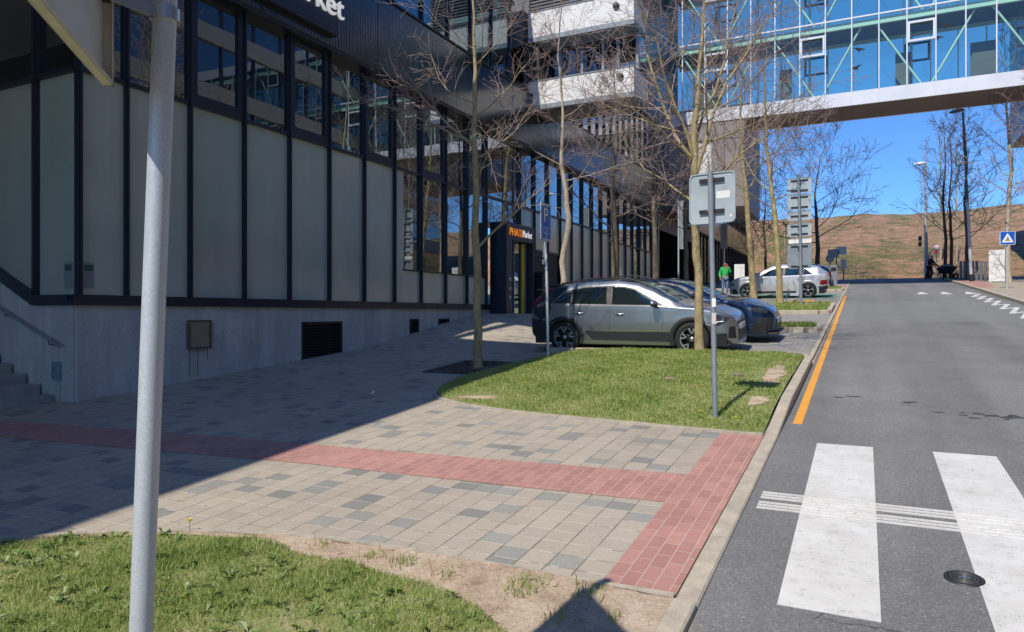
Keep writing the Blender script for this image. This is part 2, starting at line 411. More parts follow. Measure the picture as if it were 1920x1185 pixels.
# ------------------------------------------------------------------ mesh helpers
class MB:
    def __init__(s): s.v = []; s.f = []; s.m = []; s.sm = []
    def add(s, vs, fs, mi=0, smooth=False):
        o = len(s.v); s.v.extend([tuple(x) for x in vs])
        for f in fs: s.f.append(tuple(o + i for i in f)); s.m.append(mi); s.sm.append(smooth)
    def box(s, x0, x1, y0, y1, z0, z1, mi=0):
        v = [(x, y, z) for z in (z0, z1) for y in (y0, y1) for x in (x0, x1)]
        s.add(v, [(0, 2, 3, 1), (4, 5, 7, 6), (0, 1, 5, 4), (2, 6, 7, 3), (0, 4, 6, 2), (1, 3, 7, 5)], mi)
    def obox(s, o, ax, ay, az, mi=0):     # box from origin corner and three edge vectors
        o, ax, ay, az = map(Vector, (o, ax, ay, az))
        v = [o + ax * i + ay * j + az * k for k in (0, 1) for j in (0, 1) for i in (0, 1)]
        s.add(v, [(0, 2, 3, 1), (4, 5, 7, 6), (0, 1, 5, 4), (2, 6, 7, 3), (0, 4, 6, 2), (1, 3, 7, 5)], mi)
    def bar(s, a, b, w, h, mi=0, up=(0, 0, 1)):
        a, b = Vector(a), Vector(b); d = (b - a); u = Vector(up)
        sd = d.cross(u)
        if sd.length < 1e-5: sd = d.cross(Vector((1, 0, 0)))
        sd.normalize(); u2 = sd.cross(d).normalized()
        s.obox(a - sd * w / 2 - u2 * h / 2, d, sd * w, u2 * h, mi)
    def tube(s, pts, rad, n=8, mi=0, cap=True, smooth=True):
        pts = [Vector(p) for p in pts]
        if not isinstance(rad, (list, tuple)): rad = [rad] * len(pts)
        rings = []
        d0 = (pts[1] - pts[0]).normalized()
        u = d0.orthogonal().normalized()
        for i, p in enumerate(pts):
            d = (pts[min(i + 1, len(pts) - 1)] - pts[max(i - 1, 0)])
            d = d.normalized() if d.length > 1e-9 else d0
            u = (u - d * u.dot(d))
            u = u.normalized() if u.length > 1e-6 else d.orthogonal().normalized()
            w = d.cross(u)
            rings.append([p + (u * math.cos(2 * math.pi * k / n) + w * math.sin(2 * math.pi * k / n)) * rad[i] for k in range(n)])
        vs = [q for r in rings for q in r]; fs = []
        for i in range(len(pts) - 1):
            for k in range(n):
                a = i * n + k; b = i * n + (k + 1) % n
                fs.append((a, b, b + n, a + n))
        s.add(vs, fs, mi, smooth)
        if cap:
            s.add(rings[0], [tuple(reversed(range(n)))], mi); s.add(rings[-1], [tuple(range(n))], mi)
    def prism(s, poly, z0, z1, mi=0):      # 2D polygon extruded in z, numbers or functions
        n = len(poly)
        f0 = z0 if callable(z0) else (lambda x, y: z0); f1 = z1 if callable(z1) else (lambda x, y: z1)
        vs = [(x, y, f0(x, y)) for x, y in poly] + [(x, y, f1(x, y)) for x, y in poly]
        s.add(vs, [tuple(reversed(range(n))), tuple(range(n, 2 * n))] + [(i, (i + 1) % n, n + (i + 1) % n, n + i) for i in range(n)], mi)
    def lathe(s, prof, c, axis='z', n=24, mi=0, smooth=True):
        vs = []; c = Vector(c)
        for r, h in prof:
            for k in range(n):
                a = 2 * math.pi * k / n
                if axis == 'z': q = Vector((r * math.cos(a), r * math.sin(a), h))
                elif axis == 'y': q = Vector((r * math.cos(a), h, r * math.sin(a)))
                else: q = Vector((h, r * math.cos(a), r * math.sin(a)))
                vs.append(c + q)
        fs = []
        for i in range(len(prof) - 1):
            for k in range(n):
                a = i * n + k; b = i * n + (k + 1) % n
                fs.append((a, b, b + n, a + n))
        s.add(vs, fs, mi, smooth)
    def grid(s, fn, us, vs_, mi=0, smooth=True):
        o = [fn(u, v) for v in vs_ for u in us]; nu = len(us)
        s.add(o, [(j * nu + i, j * nu + i + 1, (j + 1) * nu + i + 1, (j + 1) * nu + i) for j in range(len(vs_) - 1) for i in range(nu - 1)], mi, smooth)
    def build(s, name, mats, parent=None, bevel=0.0):
        me = bpy.data.meshes.new(name)
        me.from_pydata(s.v, [], s.f)
        if not isinstance(mats, (list, tuple)): mats = [mats]
        for m in mats: me.materials.append(m)
        me.polygons.foreach_set('material_index', s.m)
        me.polygons.foreach_set('use_smooth', s.sm)
        me.update()
        bm = bmesh.new(); bm.from_mesh(me); bmesh.ops.recalc_face_normals(bm, faces=bm.faces); bm.to_mesh(me); bm.free()
        o = bpy.data.objects.new(name, me); C.objects.link(o)
        if parent: o.parent = parent
        if bevel:
            b = o.modifiers.new('bevel', 'BEVEL'); b.width = bevel; b.segments = 2; b.limit_method = 'ANGLE'
        return o
def tag(o, label=None, cat=None, group=None, kind=None):
    if label: o['label'] = label
    if cat: o['category'] = cat
    if group: o['group'] = group
    if kind: o['kind'] = kind
    return o
def thing(name, label, cat, loc=(0, 0, 0), rz=0, group=None):
    o = bpy.data.objects.new(name, None); C.objects.link(o)
    o.empty_display_size = 0.2
    o.location = loc; o.rotation_euler = (0, 0, rz)
    return tag(o, label, cat, group)
def struct(name, mb, m, label=None):
    o = mb.build(name, m); o['kind'] = 'structure'
    if label: tag(o, label, name.replace('_', ' '))
    return o
def copy_tree(o, parent=None):
    c = o.copy(); C.objects.link(c)
    if parent: c.parent = parent
    for ch in list(o.children): copy_tree(ch, c)
    return c
def text_mesh(name, txt, size, mat, parent, mw, extrude=0.01, align='LEFT'):
    cu = bpy.data.curves.new(name, 'FONT'); cu.body = txt; cu.size = size; cu.extrude = extrude; cu.align_x = align
    to = bpy.data.objects.new(name + '_t', cu)
    C.objects.link(to)
    dg = bpy.context.evaluated_depsgraph_get()
    me = bpy.data.meshes.new_from_object(to.evaluated_get(dg))
    bpy.data.objects.remove(to)
    me.transform(mw)
    me.materials.clear(); me.materials.append(mat)
    o = bpy.data.objects.new(name, me); C.objects.link(o)
    if parent: o.parent = parent
    return o
def sstep(a, b, x):
    t = min(1, max(0, (x - a) / (b - a))); return t * t * (3 - 2 * t)
SL = 0.075
def plane(x, y): return SL * y if y < 62 else SL * 62 + (y - 62) * 0.01
def gz(x, y):
    z = plane(x, y)
    if x < -7.0 and 12.5 < y < 26.5:
        zf = 0.94 + (1.9 - 0.94) * sstep(12.0, 20.8, y) * 1.0
        zf = max(zf, z)
        z += (zf - z) * sstep(-7.0, -10.2, x)
    return z

# ------------------------------------------------------------------ ground, hill, road, pavement
mb = MB()
us = list(np.linspace(-400, 400, 41)); vs_ = [-400, -200, -60, -20, 0, 20, 40, 55, 62, 62.5, 100, 200, 400, 800]
mb.grid(lambda x, y: (x, y, plane(x, y) - 0.06), us, vs_, smooth=False)
g = struct('ground', mb, SOIL)

random.seed(5)
def vn(x, y, s=1.0):
    return (math.sin(x * 0.31 * s + 1.3) + math.sin(y * 0.27 * s + x * 0.11 * s) + math.sin(x * 0.73 * s - y * 0.41 * s)) / 3
def hz(x, y):
    yb = 62.5 + 30 * sstep(-4.5, -9.5, x) + 1.0 * sstep(8, 20, x)
    ridge = 13.6 + 0.035 * max(0, min(x, 60)) + 0.5 * vn(x, 20, 0.5)
    z0 = plane(x, yb)
    t = (y - yb) / (96 - yb)
    if t < 0: return z0 - 0.3 + 0.3 * max(-1, t) - 0.1
    if t < 1: z = z0 - .02 + (ridge - z0) * (t ** 0.9)
    else: z = ridge + 1.2 * (1 - math.exp(-(t - 1) * 1.2))
    return z + 0.22 * vn(x * 3, y * 3) * min(1, t * 5) * (1 if t < 1 else 0.6)
mb = MB()
mb.grid(lambda x, y: (x, y, hz(x, y)), list(np.concatenate([np.linspace(-140, -30, 20), np.linspace(-28, 50, 100), np.linspace(54, 260, 30)])), list(np.concatenate([np.linspace(58, 100, 70), np.linspace(104, 260, 20)])))
hill = struct('hill', mb, HILLM)

mb = MB()
mb.grid(lambda x, y: (x, y, plane(x, y) - 0.02), [-0.82, 0.2, 1.5, 3, 4.9], list(np.linspace(-30, 62, 47)), smooth=False)
mb.grid(lambda x, y: (x, y, plane(x, y) - 0.016), [-60, -20, -7.0, -0.82, 4.9, 12, 60], [53.6, 56, 59, 62.4], smooth=False)
road = struct('road', mb, ASPH)

mb = MB()   # pavement on the building side
mb.grid(lambda x, y: (x, y, gz(x, y)), list(np.linspace(-40, -11.5, 8)) + list(np.linspace(-11, -0.96, 24)), [4.0] + list(np.linspace(5, 14, 19)))
mb.grid(lambda x, y: (x, y, gz(x, y)), list(np.linspace(-40, -11.5, 8)) + list(np.linspace(-11, -6.35, 13)), list(np.linspace(14, 30, 33)) + list(np.linspace(31, 53.6, 10)))
mb.grid(lambda x, y: (x, y, gz(x, y)), [-40, -30, -20, -9.5], [-30, -15, 0, 2, 4.0])
_e = [(-9.5, 1.4), (-7.2, 2.35), (-5.76, 2.95), (-5.08, 3.36), (-4.35, 3.68), (-3.6, 3.86), (-3.0, 3.93), (-2.2, 3.93), (-1.5, 3.93), (-0.96, 3.95)]
for _a, _b in zip(_e[:-1], _e[1:]):
    mb.add([(_a[0], _a[1], gz(*_a)), (_b[0], _b[1], gz(*_b)), (_b[0], 4.0, gz(_b[0], 4.0)), (_a[0], 4.0, gz(_a[0], 4.0))], [(0, 1, 2, 3)])
struct('pavement', mb, PAVE)
mb = MB()   # pavement on the far side of the road
mb.grid(lambda x, y: (x, y, plane(x, y) + 0.08), [5.05, 8, 11, 14], list(np.linspace(-30, 53.5, 20)), smooth=False)
struct('far_pavement', mb, simple('far_paving', (0.36, 0.31, 0.24), 0.9, var=0.2, vscale=2, bump=.3, speck=.15))
mb = MB()   # parking bays
mb.grid(lambda x, y: (x, y, plane(x, y) - 0.004), [-6.35, -4, -2, -0.95], list(np.linspace(14.0, 53.6, 20)), smooth=False)
struct('parking_bay_paving', mb, BAYPAVE)
mb = MB()
mb.prism([(-6.2, 34.6), (-1.2, 34.6), (-1.2, 38.2), (-6.2, 38.2)], lambda x, y: plane(x, y) - .003, lambda x, y: plane(x, y) + .002)
struct('green_bay_marking', mb, GREENP)
mb = MB()
for k in range(6):
    y0 = 31.0 + k * 0.42
    mb.prism([(-2.9, y0), (-1.9, y0), (-1.9, y0 + .22), (-2.9, y0 + .22)], lambda x, y: plane(x, y) - .003, lambda x, y: plane(x, y) + .002)
struct('yellow_bay_hatching', mb, ORANGEP)

# red strips
def strip(pts_top, pts_bot, off=0.004):
    m_ = MB(); n = 24
    def ev(p, t):
        s_ = t * (len(p) - 1); i = min(len(p) - 2, int(s_)); f = s_ - i
        return (p[i][0] * (1 - f) + p[i + 1][0] * f, p[i][1] * (1 - f) + p[i + 1][1] * f)
    vs = []
    for i in range(n + 1):
        a = ev(pts_top, i / n); b = ev(pts_bot, i / n)
        vs += [(a[0], a[1], gz(*a) + off), (b[0], b[1], gz(*b) + off)]
    m_.add(vs, [(2 * i, 2 * i + 1, 2 * i + 3, 2 * i + 2) for i in range(n)])
    return m_
mb = strip([(-13.5, 5.30), (-7.8, 5.83), (-5.3, 6.0), (-3.4, 6.12), (-1.4, 6.28)], [(-13.5, 4.62), (-7.0, 5.17), (-5.0, 5.36), (-3.0, 5.43), (-1.4, 5.50)])
m2 = strip([(-1.4, 3.98), (-1.4, 7.93)], [(-0.955, 3.98), (-0.955, 7.93)])
mb.add(m2.v, m2.f)
struct('red_tactile_paving', mb, REDPAVE)

mb = MB(); mb.prism([(5.1, 41), (5.65, 41), (6.3, 47), (6.3, 53), (5.1, 53)], lambda x, y: plane(x, y) + .06, lambda x, y: plane(x, y) + .086)
struct('red_tactile_corner', mb, REDPAVE)
mb = MB(); mb.prism([(-2.0, 43.6), (-1.0, 43.6), (-1.0, 50), (-2.0, 50)], lambda x, y: plane(x, y) - .02, lambda x, y: plane(x, y) + .004)
struct('red_tactile_corner', mb, REDPAVE)
# kerbs: segments ~1 m with fine joints
def kerb_run(mb, pts, w, top, bot, seg=1.0, gap=0.006):
    # pts: polyline of (x,y); top(x,y), bot(x,y) absolute heights; kerb lies to the left of travel
    for (a, b) in zip(pts[:-1], pts[1:]):
        a, b = Vector(a), Vector(b); d = b - a; Ln = d.length; n = max(1, round(Ln / seg)); d.normalize(); nn = Vector((-d.y, d.x))
        for i in range(n):
            p = a + d * (Ln * i / n + gap / 2); q = a + d * (Ln * (i + 1) / n - gap / 2)
            jit = random.uniform(-.003, .003)
            quad = [p, q, q + nn * w, p + nn * w]
            ch = 0.012
            vs = [(v.x, v.y, bot(v.x, v.y)) for v in quad] + [(v.x, v.y, top(v.x, v.y) + jit - ch) for v in quad]
            inn = [p + nn * ch, q + nn * ch, q + nn * (w - ch), p + nn * (w - ch)]
            vs += [(v.x, v.y, top(v.x, v.y) + jit) for v in inn]
            mb.add(vs, [(3, 2, 1, 0), (0, 1, 5, 4), (1, 2, 6, 5), (2, 3, 7, 6), (3, 0, 4, 7), (4, 5, 9, 8), (5, 6, 10, 9), (6, 7, 11, 10), (7, 4, 8, 11), (8, 9, 10, 11)])
def lift(y): return 0.105 * sstep(8.0, 9.6, y)
mb = MB()
# along the road: flush at the crossing, raised beside the lawn
kerb_run(mb, [(-0.82, -12), (-0.82, 3.9)], 0.135, lambda x, y: plane(x, y) + 0.03 + 0.06 * sstep(3.4, 1.5, y), lambda x, y: plane(x, y) - .2)
kerb_run(mb, [(-0.82, 3.9), (-0.82, 8.0)], 0.135, lambda x, y: plane(x, y) + 0.006, lambda x, y: plane(x, y) - .2)
kerb_run(mb, [(-0.82, 8.0), (-0.82, 13.6), (-0.95, 14.0), (-1.3, 14.15), (-6.1, 14.15)], 0.135, lambda x, y: plane(x, y) + 0.008 + lift(y), lambda x, y: plane(x, y) - .2, seg=0.8)
kerb_run(mb, [(4.9, 60), (4.9, -25)], 0.15, lambda x, y: plane(x, y) + 0.11, lambda x, y: plane(x, y) - .2)
kerb_run(mb, [(-0.86, 14.3), (-0.86, 53)], 0.09, lambda x, y: plane(x, y) + 0.002, lambda x, y: plane(x, y) - .2)
struct('kerb', mb, KERB)

# lawns
def smooth_poly(pts, it=2):
    for _ in range(it):
        q = []
        for i in range(len(pts)):
            a, b = pts[i], pts[(i + 1) % len(pts)]
            q += [(a[0] * .75 + b[0] * .25, a[1] * .75 + b[1] * .25), (a[0] * .25 + b[0] * .75, a[1] * .25 + b[1] * .75)]
        pts = q
    return pts
def inside(poly, X, Y):
    poly = np.array(poly); r = np.zeros(X.shape, bool)
    x1, y1 = poly[:, 0], poly[:, 1]; x2, y2 = np.roll(x1, -1), np.roll(y1, -1)
    for a, b, c, d in zip(x1, y1, x2, y2):
        k = ((b > Y) != (d > Y)) & (X < (c - a) * (Y - b) / (d - b + 1e-12) + a)
        r ^= k
    return r
def poly_sheet(mb, poly, zf, skirt=None, cell=0.25):
    # triangulated sheet clipped to polygon
    bm = bmesh.new()
    vs = [bm.verts.new((x, y, 0)) for x, y in poly]
    bm.faces.new(vs)
    xs = [p[0] for p in poly]; ys = [p[1] for p in poly]
    for ax, lo, hi in ((0, min(xs), max(xs)), (1, min(ys), max(ys))):
        t = lo + cell
        while t < hi:
            no = (1, 0, 0) if ax == 0 else (0, 1, 0)
            co = (t, 0, 0) if ax == 0 else (0, t, 0)
            bmesh.ops.bisect_plane(bm, geom=bm.verts[:] + bm.edges[:] + bm.faces[:], plane_co=co, plane_no=no)
            t += cell
    bmesh.ops.triangulate(bm, faces=bm.faces[:])
    bm.verts.index_update()
    v = [(a.co.x, a.co.y, zf(a.co.x, a.co.y)) for a in bm.verts]
    mb.add(v, [tuple(q.index for q in f.verts) for f in bm.faces], 0, True)
    bm.free()
    if skirt is not None:
        n = len(poly)
        vs = [(x, y, zf(x, y)) for x, y in poly] + [(x, y, zf(x, y) - skirt) for x, y in poly]
        mb.add(vs, [(i, (i + 1) % n, n + (i + 1) % n, n + i) for i in range(n)])
_l = [(-5.3, 14.0), (-5.85, 13.3), (-6.05, 12.3), (-6.2, 10.8), (-6.1, 9.7), (-5.8, 8.95), (-5.2, 8.55), (-4.5, 8.32), (-3.6, 8.17), (-2.4, 8.08), (-1.45, 7.99), (-0.97, 7.97)]
for _i in range(3):
    _q = [_l[0]]
    for _a, _b in zip(_l[:-1], _l[1:]): _q += [(_a[0] * .75 + _b[0] * .25, _a[1] * .75 + _b[1] * .25), (_a[0] * .25 + _b[0] * .75, _a[1] * .25 + _b[1] * .75)]
    _l = _q + [_l[-1]]
lawn2 = _l + [(-0.96, 13.6), (-1.08, 13.85), (-1.4, 14.0)]
def lz2(x, y): return gz(x, y) + 0.006 + lift(y) * sstep(-6.2, -4.5, x) + 0.02 + 0.012 * vn(x * 7, y * 7)
BARE = []
_r = random.Random(77)
for (cx, cy, a_, b_) in ((-1.22, 11.3, .17, .95), (-1.25, 12.9, .2, .45), (-1.2, 9.3, .13, .3), (-4.9, 8.68, .4, .08)):
    BARE.append([(cx + a_ * _r.uniform(.6, 1.3) * math.cos(t * .3307), cy + b_ * _r.uniform(.65, 1.25) * math.sin(t * .3307)) for t in range(19)])
mb = MB()
for _p in BARE: poly_sheet(mb, _p, lambda x, y: lz2(x, y) + .006, cell=0.2)
struct('bare_soil_patches', mb, SOIL)
mb = MB(); poly_sheet(mb, lawn2, lz2, 0.12)
l2 = struct('lawn', mb, TURF)
l2['kind'] = 'structure'
lawn1_edge = [(-9.5, 1.4), (-7.2, 2.35), (-5.76, 2.95), (-5.08, 3.36), (-4.35, 3.68), (-3.6, 3.86), (-3.0, 3.93), (-2.2, 3.93), (-1.5, 3.93), (-0.96, 3.95)]
lawn1 = lawn1_edge + [(-0.96, -3), (-9.5, -3)]
def lz1(x, y): return plane(x, y) + 0.012 - 0.015 * sstep(3.95, 3.6, y) + 0.016 * vn(x * 9, y * 8) + 0.012 * vn(x * 27, y * 31)
mb = MB(); poly_sheet(mb, lawn1, lz1, 0.1, cell=0.12)
struct('bare_soil', mb, SOIL)
grass1 = [(-9.5, 1.2), (-7.2, 2.15), (-5.76, 2.82), (-5.1, 3.22), (-4.45, 3.56), (-4.05, 3.68), (-3.8, 3.66), (-3.5, 3.62), (-3.05, 3.62), (-2.75, 3.55), (-2.35, 3.56), (-1.95, 3.42), (-1.6, 3.2), (-1.4, 2.9), (-1.35, 2.3), (-1.3, 1), (-1.3, -3), (-9.5, -3)]
mb = MB(); poly_sheet(mb, grass1, lambda x, y: lz1(x, y) + 0.012, 0.03, cell=0.12)
struct('near_lawn', mb, TURF)
# concrete edging
def edging(mb, pts, w, zf, up=0.012):
    for i in range(len(pts) - 1):
        a, b = Vector(pts[i]), Vector(pts[i + 1]); d = (b - a)
        if d.length < 1e-4: continue
        n_ = Vector((-d.y, d.x)).normalized() * w
        q = [a, b, b + n_, a + n_]
        mb.prism([(p.x, p.y) for p in q], lambda x, y: zf(x, y) - 0.1, lambda x, y: zf(x, y) + up)
def resample(pts, step):
    out = [pts[0]]
    for a, b in zip(pts[:-1], pts[1:]):
        n = max(1, int(math.dist(a, b) / step))
        out += [(a[0] + (b[0] - a[0]) * i / n, a[1] + (b[1] - a[1]) * i / n) for i in range(1, n + 1)]
    return out
def chaikin(pts, it=2):
    for _ in range(it):
        q = [pts[0]]
        for a, b in zip(pts[:-1], pts[1:]):
            q += [(a[0] * .75 + b[0] * .25, a[1] * .75 + b[1] * .25), (a[0] * .25 + b[0] * .75, a[1] * .25 + b[1] * .75)]
        pts = q + [pts[-1]]
    return pts
mb = MB()
edging(mb, chaikin(lawn1_edge), 0.05, gz)
e2 = _l
edging(mb, list(reversed(e2)), 0.07, gz, 0.02)
struct('lawn_edging', mb, EDGING)

# parking islands: turf with a concrete kerb
def island(x0, x1, y0, y1, name):
    r_ = 0.25
    poly = [(x0, y0), (x1 - r_, y0), (x1 - r_ * .3, y0 + r_ * .3), (x1, y0 + r_), (x1, y1 - r_), (x1 - r_ * .3, y1 - r_ * .3), (x1 - r_, y1), (x0, y1)]
    m_ = MB(); poly_sheet(m_, poly, lambda x, y: plane(x, y) + 0.12 + .015 * vn(x * 8, y * 8), 0.1)
    struct(name, m_, TURF)
    m_ = MB(); pts = poly + [poly[0]]
    kerb_run(m_, list(reversed(pts)), 0.14, lambda x, y: plane(x, y) + 0.12, lambda x, y: plane(x, y) - 0.1, seg=1.0)
    struct('island_kerb', m_, KERB)
    return poly
isl1 = island(-6.2, -1.1, 19.2, 20.1, 'island_turf')
isl2 = island(-6.2, -1.1, 25.3, 29.2, 'island_turf')
isl3 = island(-6.2, -1.1, 41.5, 43.2, 'island_turf')

# grass blades
def blades(name, poly, count, hf, zf, seed, hmin, hmax, w, label, dens=None, palette=None, patch=1.5):
    rng = np.random.default_rng(seed)
    P = np.array(poly); lo = P.min(0); hi = P.max(0)
    X = rng.uniform(lo[0], hi[0], count * 4); Y = rng.uniform(lo[1], hi[1], count * 4)
    k = inside(poly, X, Y)
    if dens is not None: k &= rng.uniform(0, 1, X.shape) < dens(X, Y)
    X, Y = X[k][:count], Y[k][:count]; n = len(X)
    nz = (np.sin(X * 3.1 * patch + 1) + np.sin(Y * 2.7 * patch + X * 1.3) + np.sin(X * 6.3 - Y * 5.1) + np.sin(X * 11 + Y * 13)) / 4
    Z = np.array([zf(a, b) for a, b in zip(X, Y)])
    H_ = rng.uniform(hmin, hmax, n) * (1 + 0.45 * nz)
    a = rng.uniform(0, 2 * np.pi, n); lean = rng.uniform(0.1, 1.1, n) * H_
    la = rng.uniform(0, 2 * np.pi, n)
    W = w * rng.uniform(0.6, 1.4, n)
    dx, dy = np.cos(a) * W, np.sin(a) * W
    lx, ly = np.cos(la) * lean, np.sin(la) * lean
    v = np.zeros((n, 5, 3))
    v[:, 0] = np.stack([X - dx, Y - dy, Z - .01], 1); v[:, 1] = np.stack([X + dx, Y + dy, Z - .01], 1)
    v[:, 2] = np.stack([X - dx * .8 + lx * .35, Y - dy * .8 + ly * .35, Z + H_ * .6], 1)
    v[:, 3] = np.stack([X + dx * .8 + lx * .35, Y + dy * .8 + ly * .35, Z + H_ * .6], 1)
    v[:, 4] = np.stack([X + lx, Y + ly, Z + H_ * .95], 1)
    base = (np.arange(n) * 5)[:, None]
    q = base + np.array([[0, 1, 3, 2]]); t = base + np.array([[2, 3, 4]])
    me = bpy.data.meshes.new(name)
    me.vertices.add(n * 5); me.vertices.foreach_set('co', v.reshape(-1))
    loops = np.concatenate([q.reshape(-1), t.reshape(-1)])
    me.loops.add(len(loops)); me.loops.foreach_set('vertex_index', loops)
    me.polygons.add(2 * n)
    st = np.concatenate([np.arange(n) * 4, n * 4 + np.arange(n) * 3]); me.polygons.foreach_set('loop_start', st)
    me.update(calc_edges=True)
    pal = np.array(palette if palette is not None else [(0.18, 0.27, 0.055), (0.30, 0.40, 0.09), (0.43, 0.49, 0.15), (0.52, 0.50, 0.22), (0.62, 0.54, 0.30)])
    u = np.clip(rng.normal(0.38, 0.22, n) - 0.22 * nz, 0, 0.999) * (len(pal) - 1)
    i = u.astype(int); f = (u - i)[:, None]
    col = pal[i] * (1 - f) + pal[np.minimum(i + 1, len(pal) - 1)] * f
    cc = np.ones((n, 5, 4)); cc[:, :, :3] = col[:, None, :]
    at = me.color_attributes.new('tint', 'FLOAT_COLOR', 'POINT'); at.data.foreach_set('color', cc.reshape(-1))
    me.materials.append(BLADE)
    o = bpy.data.objects.new(name, me); C.objects.link(o)
    return tag(o, label, 'grass', kind='stuff')
def d1(X, Y):
    s = (np.sin(X * 2.3 + 4) + np.sin(Y * 3.7 + X * 1.9) + np.sin(X * 5.2 - Y * 4.4)) / 3
    return np.clip(0.75 + 0.85 * s, 0.05, 1)
grass1v = [(-8.0, 1.9), (-7.2, 2.2), (-5.76, 2.86), (-5.1, 3.26), (-4.35, 3.58), (-3.9, 3.7), (-3.5, 3.64), (-3.05, 3.66), (-2.75, 3.58), (-2.35, 3.58), (-1.95, 3.44), (-1.6, 3.22), (-1.38, 2.9), (-1.5, 1.6), (-2.6, 0.8), (-5.5, 0.2), (-8.0, 0.2)]
blades('grass', grass1v, 125000, None, lambda x, y: lz1(x, y) + .01, 3, 0.018, 0.05, 0.0022, 'short green grass with weeds in the near corner lawn', dens=d1)
def d2(X, Y):
    s = (np.sin(X * 1.7 + 2) + np.sin(Y * 2.3 + X * 2.1) + np.sin(X * 4.2 - Y * 3.4)) / 3
    d = np.clip(0.9 + 0.45 * s, 0.2, 1)
    bare = np.exp(-(((X + 1.25) / 0.35) ** 2 + ((Y - 11.2) / 1.3) ** 2)) + np.exp(-(((X + 1.2) / 0.25) ** 2 + ((Y - 9.2) / 0.4) ** 2)) + np.exp(-(((X + 4.9) / 0.5) ** 2 + ((Y - 8.7) / 0.16) ** 2))
    return d * np.clip(1 - 1.1 * bare, 0, 1)
blades('grass', lawn2, 90000, None, lz2, 4, 0.018, 0.05, 0.004, 'green grass of the lawn around the sign post and tree', dens=d2)
for nm, ip in (('on the narrow parking island behind the blue car', isl1), ('on the parking island at the foot of the stacked signs', isl2), ('on the far parking island past the silver car', isl3)):
    blades('grass', ip, 9000, None, lambda x, y: plane(x, y) + .12, 8, 0.04, 0.1, 0.009, 'short green grass ' + nm)
# scattered tufts on the soil
mbp = [(-4.0, 3.5), (-1.2, 3.0), (-1.1, 3.9), (-2.2, 3.9), (-3.2, 3.9), (-4.1, 3.7)]
def d3(X, Y):
    r = np.zeros(X.shape)
    for (a, b, s) in ((-2.95, 3.78, .07), (-2.65, 3.76, .07), (-1.78, 3.72, .1), (-1.42, 3.8, .06), (-3.4, 3.82, .06), (-2.3, 3.72, .06), (-1.5, 3.5, .06), (-1.2, 3.6, .05)):
        r = np.maximum(r, np.exp(-((X - a) ** 2 + (Y - b) ** 2) / (s * s)))
    return r * .8
blades('grass_tufts', mbp, 2500, None, lambda x, y: lz1(x, y), 9, 0.03, 0.08, 0.003, 'sparse grass tufts on the bare soil below the paving', dens=d3)
rng = random.Random(31); mb = MB()
for _ in range(900):
    x = rng.uniform(-4.4, -.98); y = rng.uniform(2.2, 3.92)
    if inside(grass1v, np.array([x]), np.array([y]))[0] or not inside(lawn1, np.array([x]), np.array([y]))[0]: continue
    z = lz1(x, y); s_ = rng.choice([.004, .006, .009, .014]) * rng.uniform(.7, 1.5)
    vs = [(x + s_ * rng.uniform(.7, 1.4) * math.cos(a), y + s_ * rng.uniform(.7, 1.4) * math.sin(a), z) for a in (0, 1.25, 2.5, 3.8, 5.0)] + [(x + s_ * rng.uniform(-.3, .3), y + s_ * rng.uniform(-.3, .3), z + s_ * rng.uniform(.5, 1.0))]
    mb.add(vs, [(0, 1, 5), (1, 2, 5), (2, 3, 5), (3, 4, 5), (4, 0, 5)])
tag(mb.build('soil_crumbs', SOIL), 'crumbs of dry soil and small stones along the paving edge', 'soil crumbs', kind='stuff')
# broad weed leaves in the near lawn
rng = random.Random(11)
mb = MB(); 
for _ in range(520):
    x = rng.uniform(-6.2, -1.7); y = rng.uniform(1.2, 3.5)
    if not inside(grass1v, np.array([x]), np.array([y]))[0]: continue
    z = lz1(x, y) + 0.01
    for k in range(rng.randint(4, 7)):
        a = rng.uniform(0, 6.28); l = rng.uniform(.035, .08); w = l * rng.uniform(.12, .2)
        d = Vector((math.cos(a), math.sin(a), 0)); n_ = Vector((-d.y, d.x, 0)); p = Vector((x, y, z))
        h = rng.uniform(.3, .9) * l
        mb.add([p, p + d * l * .5 + n_ * w + Vector((0, 0, h * .7)), p + d * l + Vector((0, 0, h * .8)), p + d * l * .5 - n_ * w + Vector((0, 0, h * .7))], [(0, 1, 2, 3)])
tag(mb.build('weeds', simple('weed_leaves', (0.13, 0.20, 0.04), 0.5, var=0.3, vscale=12)), 'broad leaved weeds growing in the near corner lawn', 'weeds', kind='stuff')
# dandelions
def dandelion(x, y, zf, label, s=1.0):
    t = thing('dandelion', label, 'flower', (x, y, zf(x, y)), group='yellow dandelions in the lawns')
    m_ = MB(); m_.tube([(0, 0, 0), (0.005, 0, 0.05 * s), (0.0, .004, .07 * s)], 0.0025, 5); m_.build('stem', MATS['weed_leaves'], t)
    m_ = MB()
    for k in range(16):
        a = 6.283 * k / 16
        for rr, hh in ((0.02, 0.012), (0.013, 0.018)):
            d = Vector((math.cos(a + hh * 40), math.sin(a + hh * 40), 0)) * rr * s; n_ = Vector((-d.y, d.x, 0)) * .25
            c = Vector((0, .004, .068 * s))
            m_.add([c - n_ * .3, c + d - n_ + Vector((0, 0, hh * s)), c + d + n_ + Vector((0, 0, hh * s)), c + n_ * .3], [(0, 1, 2, 3)])
    m_.build('flower_head', YELLOW, t)
dandelion(-4.5, 3.62, lz1, 'yellow dandelion at the edge of the paving by the grey pole', 1.1)
